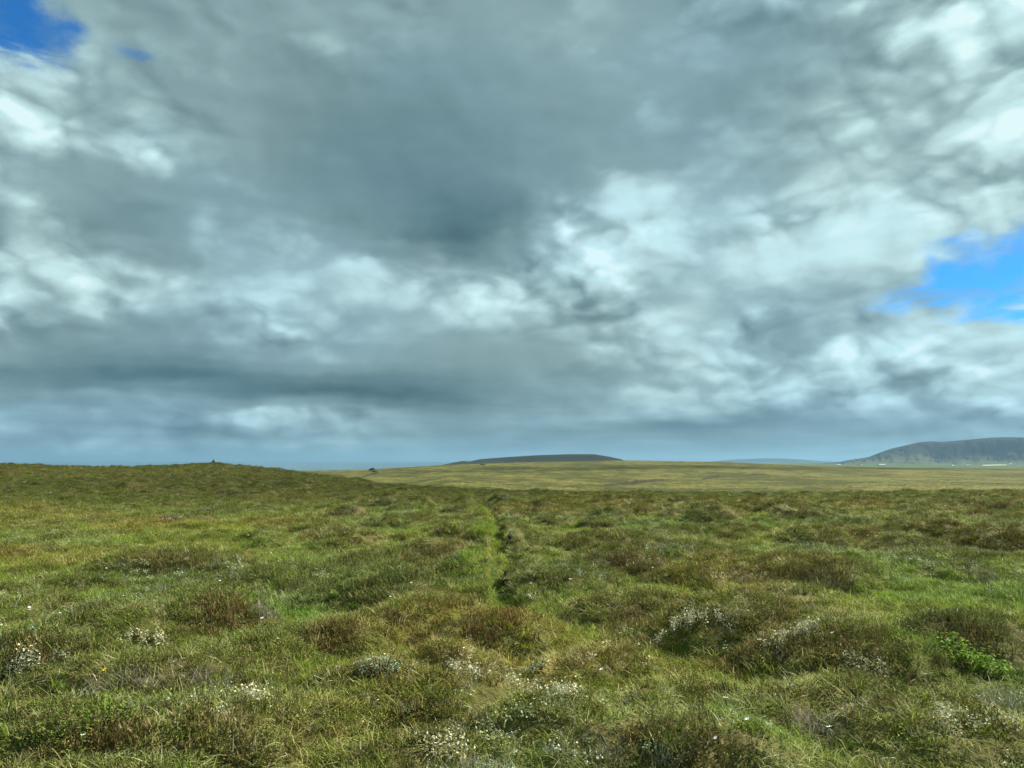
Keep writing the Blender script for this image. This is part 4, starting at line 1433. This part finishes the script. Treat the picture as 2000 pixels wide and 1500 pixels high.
def shrub(px, py, w, d, h, stems, per, cols, wts, size, label, cat, name, seed, aspect=(.38, .55)):
    """a leafy dwarf shrub: branching stems and leaves set along them"""
    rng = np.random.default_rng(seed)
    x, y, z = near_pt(px, py)
    root = obj(name, None, None, (x, y, z), label, cat)
    KEEP_OUT.append((x, y - 0.1, w * 1.1, d * 1.1 + 0.12, .92))
    SV, ST = [], []
    LP, LN = [], []
    for k in range(stems):
        a = rng.uniform(0, 6.283); q = math.sqrt(rng.uniform(0, 1))
        tip = np.array([w * q * math.cos(a), d * q * math.sin(a), 0])
        foot = tip * rng.uniform(.35, .7)
        foot[2] = float(ground_z(np.array([x + foot[0]]), np.array([y + foot[1]]))[0]) - z - .02
        gz = float(ground_z(np.array([x + tip[0]]), np.array([y + tip[1]]))[0]) - z
        tip[2] = gz + h * (0.45 + 0.55 * math.sqrt(max(0, 1 - q * q))) * rng.uniform(.7, 1.1)
        mid_ = (foot + tip) / 2 + [0, 0, .25 * (tip[2] - foot[2])]
        ts = np.linspace(0, 1, 6)
        C = np.array([(1 - t) ** 2 * foot + 2 * t * (1 - t) * mid_ + t * t * tip for t in ts])
        b0 = len(SV)
        for i, c in enumerate(C):
            rad = .0055 * (1 - .7 * ts[i])
            for m in range(4):
                SV.append(c + rad * np.array([math.cos(m * 1.571), math.sin(m * 1.571), 0]))
        for i in range(5):
            for m in range(4):
                ST.append((b0 + i * 4 + m, b0 + i * 4 + (m + 1) % 4, b0 + (i + 1) * 4 + (m + 1) % 4, b0 + (i + 1) * 4 + m))
        for j in range(per):
            t = rng.uniform(.3, 1.0)
            c = (1 - t) ** 2 * foot + 2 * t * (1 - t) * mid_ + t * t * tip
            off = rng.normal(0, .022, 3)
            LP.append(c + off); LN.append(off / .022 * .5 + np.array([0, 0, 1.0]))
    n = len(LP)
    v, f, c = join([leaves(np.array(LP), rng.uniform(size[0], size[1], n), rng.uniform(aspect[0], aspect[1], n), np.array(LN) + rng.normal(0, .35, (n, 3)), palette(rng, n, cols, wts, .16), rng)])
    obj("stems", mesh_np("stems", np.array(SV), np.array(ST), True, MAT_SPRIG, np.tile([[.10, .07, .04]], (len(SV), 1))), root)
    obj("foliage", mesh_np("foliage", v, f, False, MAT_LEAF, c), root)
    return root


LIVE = [(0.130, 0.220, 0.026), (0.165, 0.265, 0.042), (0.095, 0.165, 0.020)]
GREYGREEN = [(0.19, 0.235, 0.150), (0.25, 0.29, 0.20), (0.14, 0.18, 0.10)]
BIL = [(0.115, 0.165, 0.026), (0.085, 0.125, 0.020), (0.165, 0.215, 0.045)]
shrub(1900, 1320, .33, .26, .25, 64, 12, LIVE, (3, 1, 3), (.028, .052), "bright green leafy dwarf shrub at the right edge", "shrub", "leafy_shrub", 301)
shrub(1760, 1268, .30, .22, .16, 22, 7, LIVE, (3, 2, 2), (.020, .035), "sparse green leafy sprigs up left of the bright shrub", "shrub", "leafy_shrub", 302)
shrub(745, 1322, .36, .14, .17, 34, 9, GREYGREEN, (3, 2, 2), (.022, .04), "grey-green willow sprigs in the foreground left of the central hollow", "willow", "dwarf_willow", 303)
shrub(1048, 1312, .14, .09, .13, 12, 8, GREYGREEN, (3, 2, 2), (.022, .036), "small blue-green willow sprig at the edge of the central hollow", "willow", "dwarf_willow", 304)
shrub(48, 1320, .18, .14, .16, 18, 8, GREYGREEN, (2, 3, 1), (.022, .036), "grey woolly willow sprigs near the left edge", "willow", "dwarf_willow", 305)
shrub(115, 1296, .10, .08, .14, 10, 7, GREYGREEN, (2, 3, 1), (.020, .034), "small woolly willow sprig right of the ones at the left edge", "willow", "dwarf_willow", 306)
shrub(385, 1292, .30, .16, .11, 46, 12, BIL, (3, 2, 2), (.014, .024), "yellowish green bilberry mat in the left foreground", "bilberry", "bilberry_mat", 307, (.5, .8))
shrub(175, 1445, .42, .18, .13, 80, 13, BIL, (3, 3, 2), (.014, .024), "dense small-leaved bilberry mat in the bottom left corner", "bilberry", "bilberry_mat", 308, (.5, .8))
shrub(1560, 1160, .5, .3, .13, 50, 10, BIL, (3, 3, 1), (.018, .03), "green bilberry slope under the wide heather cap at right", "bilberry", "bilberry_mat", 309, (.5, .8))
shrub(1430, 1365, .20, .12, .12, 26, 9, BIL, (2, 3, 1), (.016, .026), "small dark green bilberry tuft in the right foreground", "bilberry", "bilberry_mat", 310, (.5, .8))
shrub(500, 1068, .5, .4, .20, 34, 9, LIVE, (2, 1, 3), (.03, .05), "pale green leafy tuft in the grassy strip at middle left", "shrub", "leafy_shrub", 311)
shrub(250, 1092, .4, .3, .18, 24, 9, LIVE, (2, 1, 3), (.03, .05), "small leafy tuft at the left end of the grassy strip", "shrub", "leafy_shrub", 312)

# ------------------------------------------------------------------ flowers
MAT_PETAL = simple_mat("white_petal", (0.72, 0.74, 0.70, 1), (0.84, 0.85, 0.82, 1), 40.0, 0.6)
MAT_YELLOW = simple_mat("yellow_petal", (0.80, 0.50, 0.02, 1), (0.85, 0.58, 0.03, 1), 40.0, 0.6)
MAT_STEM = simple_mat("flower_stem", (0.10, 0.15, 0.03, 1), (0.14, 0.19, 0.05, 1), 30.0, 0.6)


def flower_meshes(mat, rad, h, petals):
    V, F = [], []
    for i, zz in enumerate((0, h * .5, h)):
        for m in range(4):
            V.append((.0022 * math.cos(m * 1.571) + .012 * (zz / h) ** 2, .0022 * math.sin(m * 1.571), zz))
    for i in range(2):
        for m in range(4):
            F.append((i * 4 + m, i * 4 + (m + 1) % 4, (i + 1) * 4 + (m + 1) % 4, (i + 1) * 4 + m))
    st = bpy.data.meshes.new("stem"); st.from_pydata(V, [], F); st.materials.append(MAT_STEM)
    V, F = [(.012, 0, h)], []
    for k in range(petals):
        a = 2 * math.pi * k / petals
        b = math.pi / petals * 0.9
        o = len(V)
        for (rr, aa, zz) in ((.6, a - b, .004), (1.0, a, .010), (.6, a + b, .004)):
            V.append((.012 + rad * rr * math.cos(aa), rad * rr * math.sin(aa), h + zz))
        V.append((.012 + rad * .55 * math.cos(a), rad * .55 * math.sin(a), h + .010))
        F += [(0, o, o + 3), (o, o + 1, o + 3), (o + 1, o + 2, o + 3), (o + 2, 0, o + 3)]
    hd = bpy.data.meshes.new("flower_head"); hd.from_pydata(V, [], F); hd.materials.append(mat)
    return st, hd


WHITE_SPOTS = [(200, 1128), (439, 1125), (422, 1157), (46, 1204), (56, 1212), (105, 1222), (117, 1215), (553, 1110), (574, 1108), (532, 1279), (661, 1341), (156, 1492),
               (480, 1254), (514, 1235), (733, 1084), (797, 1158), (837, 1165), (768, 1178), (755, 1194), (813, 1207), (1115, 1146), (1038, 1155), (1023, 1265), (1075, 1323),
               (1162, 1317), (1180, 1333), (1223, 1273), (1193, 1207), (987, 1024), (1008, 1033), (1282, 1127), (723, 1327), (788, 1122), (1640, 1265), (1482, 1289), (1421, 1422),
               (1412, 1493), (1631, 1466), (1465, 1452), (1974, 1181), (1555, 1161), (175, 1019), (567, 1015), (551, 1018), (142, 1001), (567, 1069), (556, 1087), (525, 1091),
               (485, 1053), (1645, 1018), (1673, 1023), (1865, 1017), (1713, 1056), (1372, 1025), (1326, 1029), (1697, 1050), (1302, 1050), (1560, 1003), (1780, 1105), (900, 1130)]
ST_M, HD_M = flower_meshes(MAT_PETAL, .020, .20, 6)
frng = np.random.default_rng(77)
MARKS = [(440, 1205, "the rusty heather cushion"), (655, 1245, "the orange-brown heather"), (960, 1235, "the tangled heather above the central hollow"), (860, 1085, "the heather left of the rut"),
         (1215, 1115, "the reddish heather strip"), (1570, 1120, "the wide heather cap"), (1480, 1275, "the dark heather below the lichen"), (1660, 1270, "the brown heather hummock at right"),
         (300, 1305, "the brown heather strip at left"), (400, 1440, "the dark heather at lower left"), (1330, 1455, "the heather mat at lower right"), (760, 1145, "the dull heather hummock"),
         (330, 1108, "the faded heather cap"), (1230, 1225, "the small heather cushion right of the hollow"), (1452, 1203, "the brightest lichen patch"), (285, 1253, "the long whitish lichen patch"),
         (1095, 1385, "the creamy lichen at the bottom"), (1160, 1078, "the silver grey twigs"), (345, 1017, "the dark bluish bush"), (925, 1053, "the small dark bush by the rut"),
         (780, 1003, "the far grey twig patch"), (1900, 1318, "the bright leafy shrub"), (745, 1322, "the grey-green willow sprigs"), (1048, 1312, "the blue-green willow sprig"),
         (50, 1305, "the lichen at the left edge"), (175, 1445, "the bottom left bilberry mat"), (1430, 1365, "the small bilberry tuft"), (500, 1068, "the pale green leafy tuft"),
         (250, 1092, "the small leafy tuft"), (1935, 1125, "the far right twig tuft"), (1600, 1430, "the curled grey grass tuft"), (985, 1100, "the narrow rut"), (1000, 1290, "the central green hollow")]
used = set()


def where(px, py):
    best = []
    for (mx, my, nm) in MARKS:
        dx, dy = px - mx, (py - my) * 2.0
        a = "right of" if dx > 0 else "left of"
        b = "in front of" if dy > 0 else "behind"
        if abs(dx) > 2.2 * abs(dy):
            w = a
        elif abs(dy) > 2.2 * abs(dx):
            w = b
        else:
            w = b + " and " + a
        best.append((math.hypot(dx, dy), w + " " + nm))
    best.sort()
    for d, w in best:
        if w not in used:
            used.add(w)
            return w


for (px, py) in WHITE_SPOTS:
    x, y, z = near_pt(px, py + 3)
    dist = math.hypot(x, y)
    o = obj("white_flower", None, None, (x, y, z), "small white flower " + where(px, py), "flower", "small white flowers scattered over the heath")
    o.rotation_euler = (frng.uniform(-.2, .45), frng.uniform(-.25, .25), frng.uniform(0, 6.28))
    s = frng.uniform(.75, 1.15) * (1 + 0.015 * dist)
    o.scale = (s, s, frng.uniform(.7, 1.0))
    obj("stem", ST_M, o)
    obj("flower_head", HD_M, o)
st, hd = flower_meshes(MAT_YELLOW, .020, .16, 7)
x, y, z = near_pt(209, 1337)
o = obj("yellow_flower", None, None, (x, y, z), "single yellow flower in the lower left heath", "flower")
o.rotation_euler = (.5, 0, 0)
obj("stem", st, o)
obj("flower_head", hd, o)


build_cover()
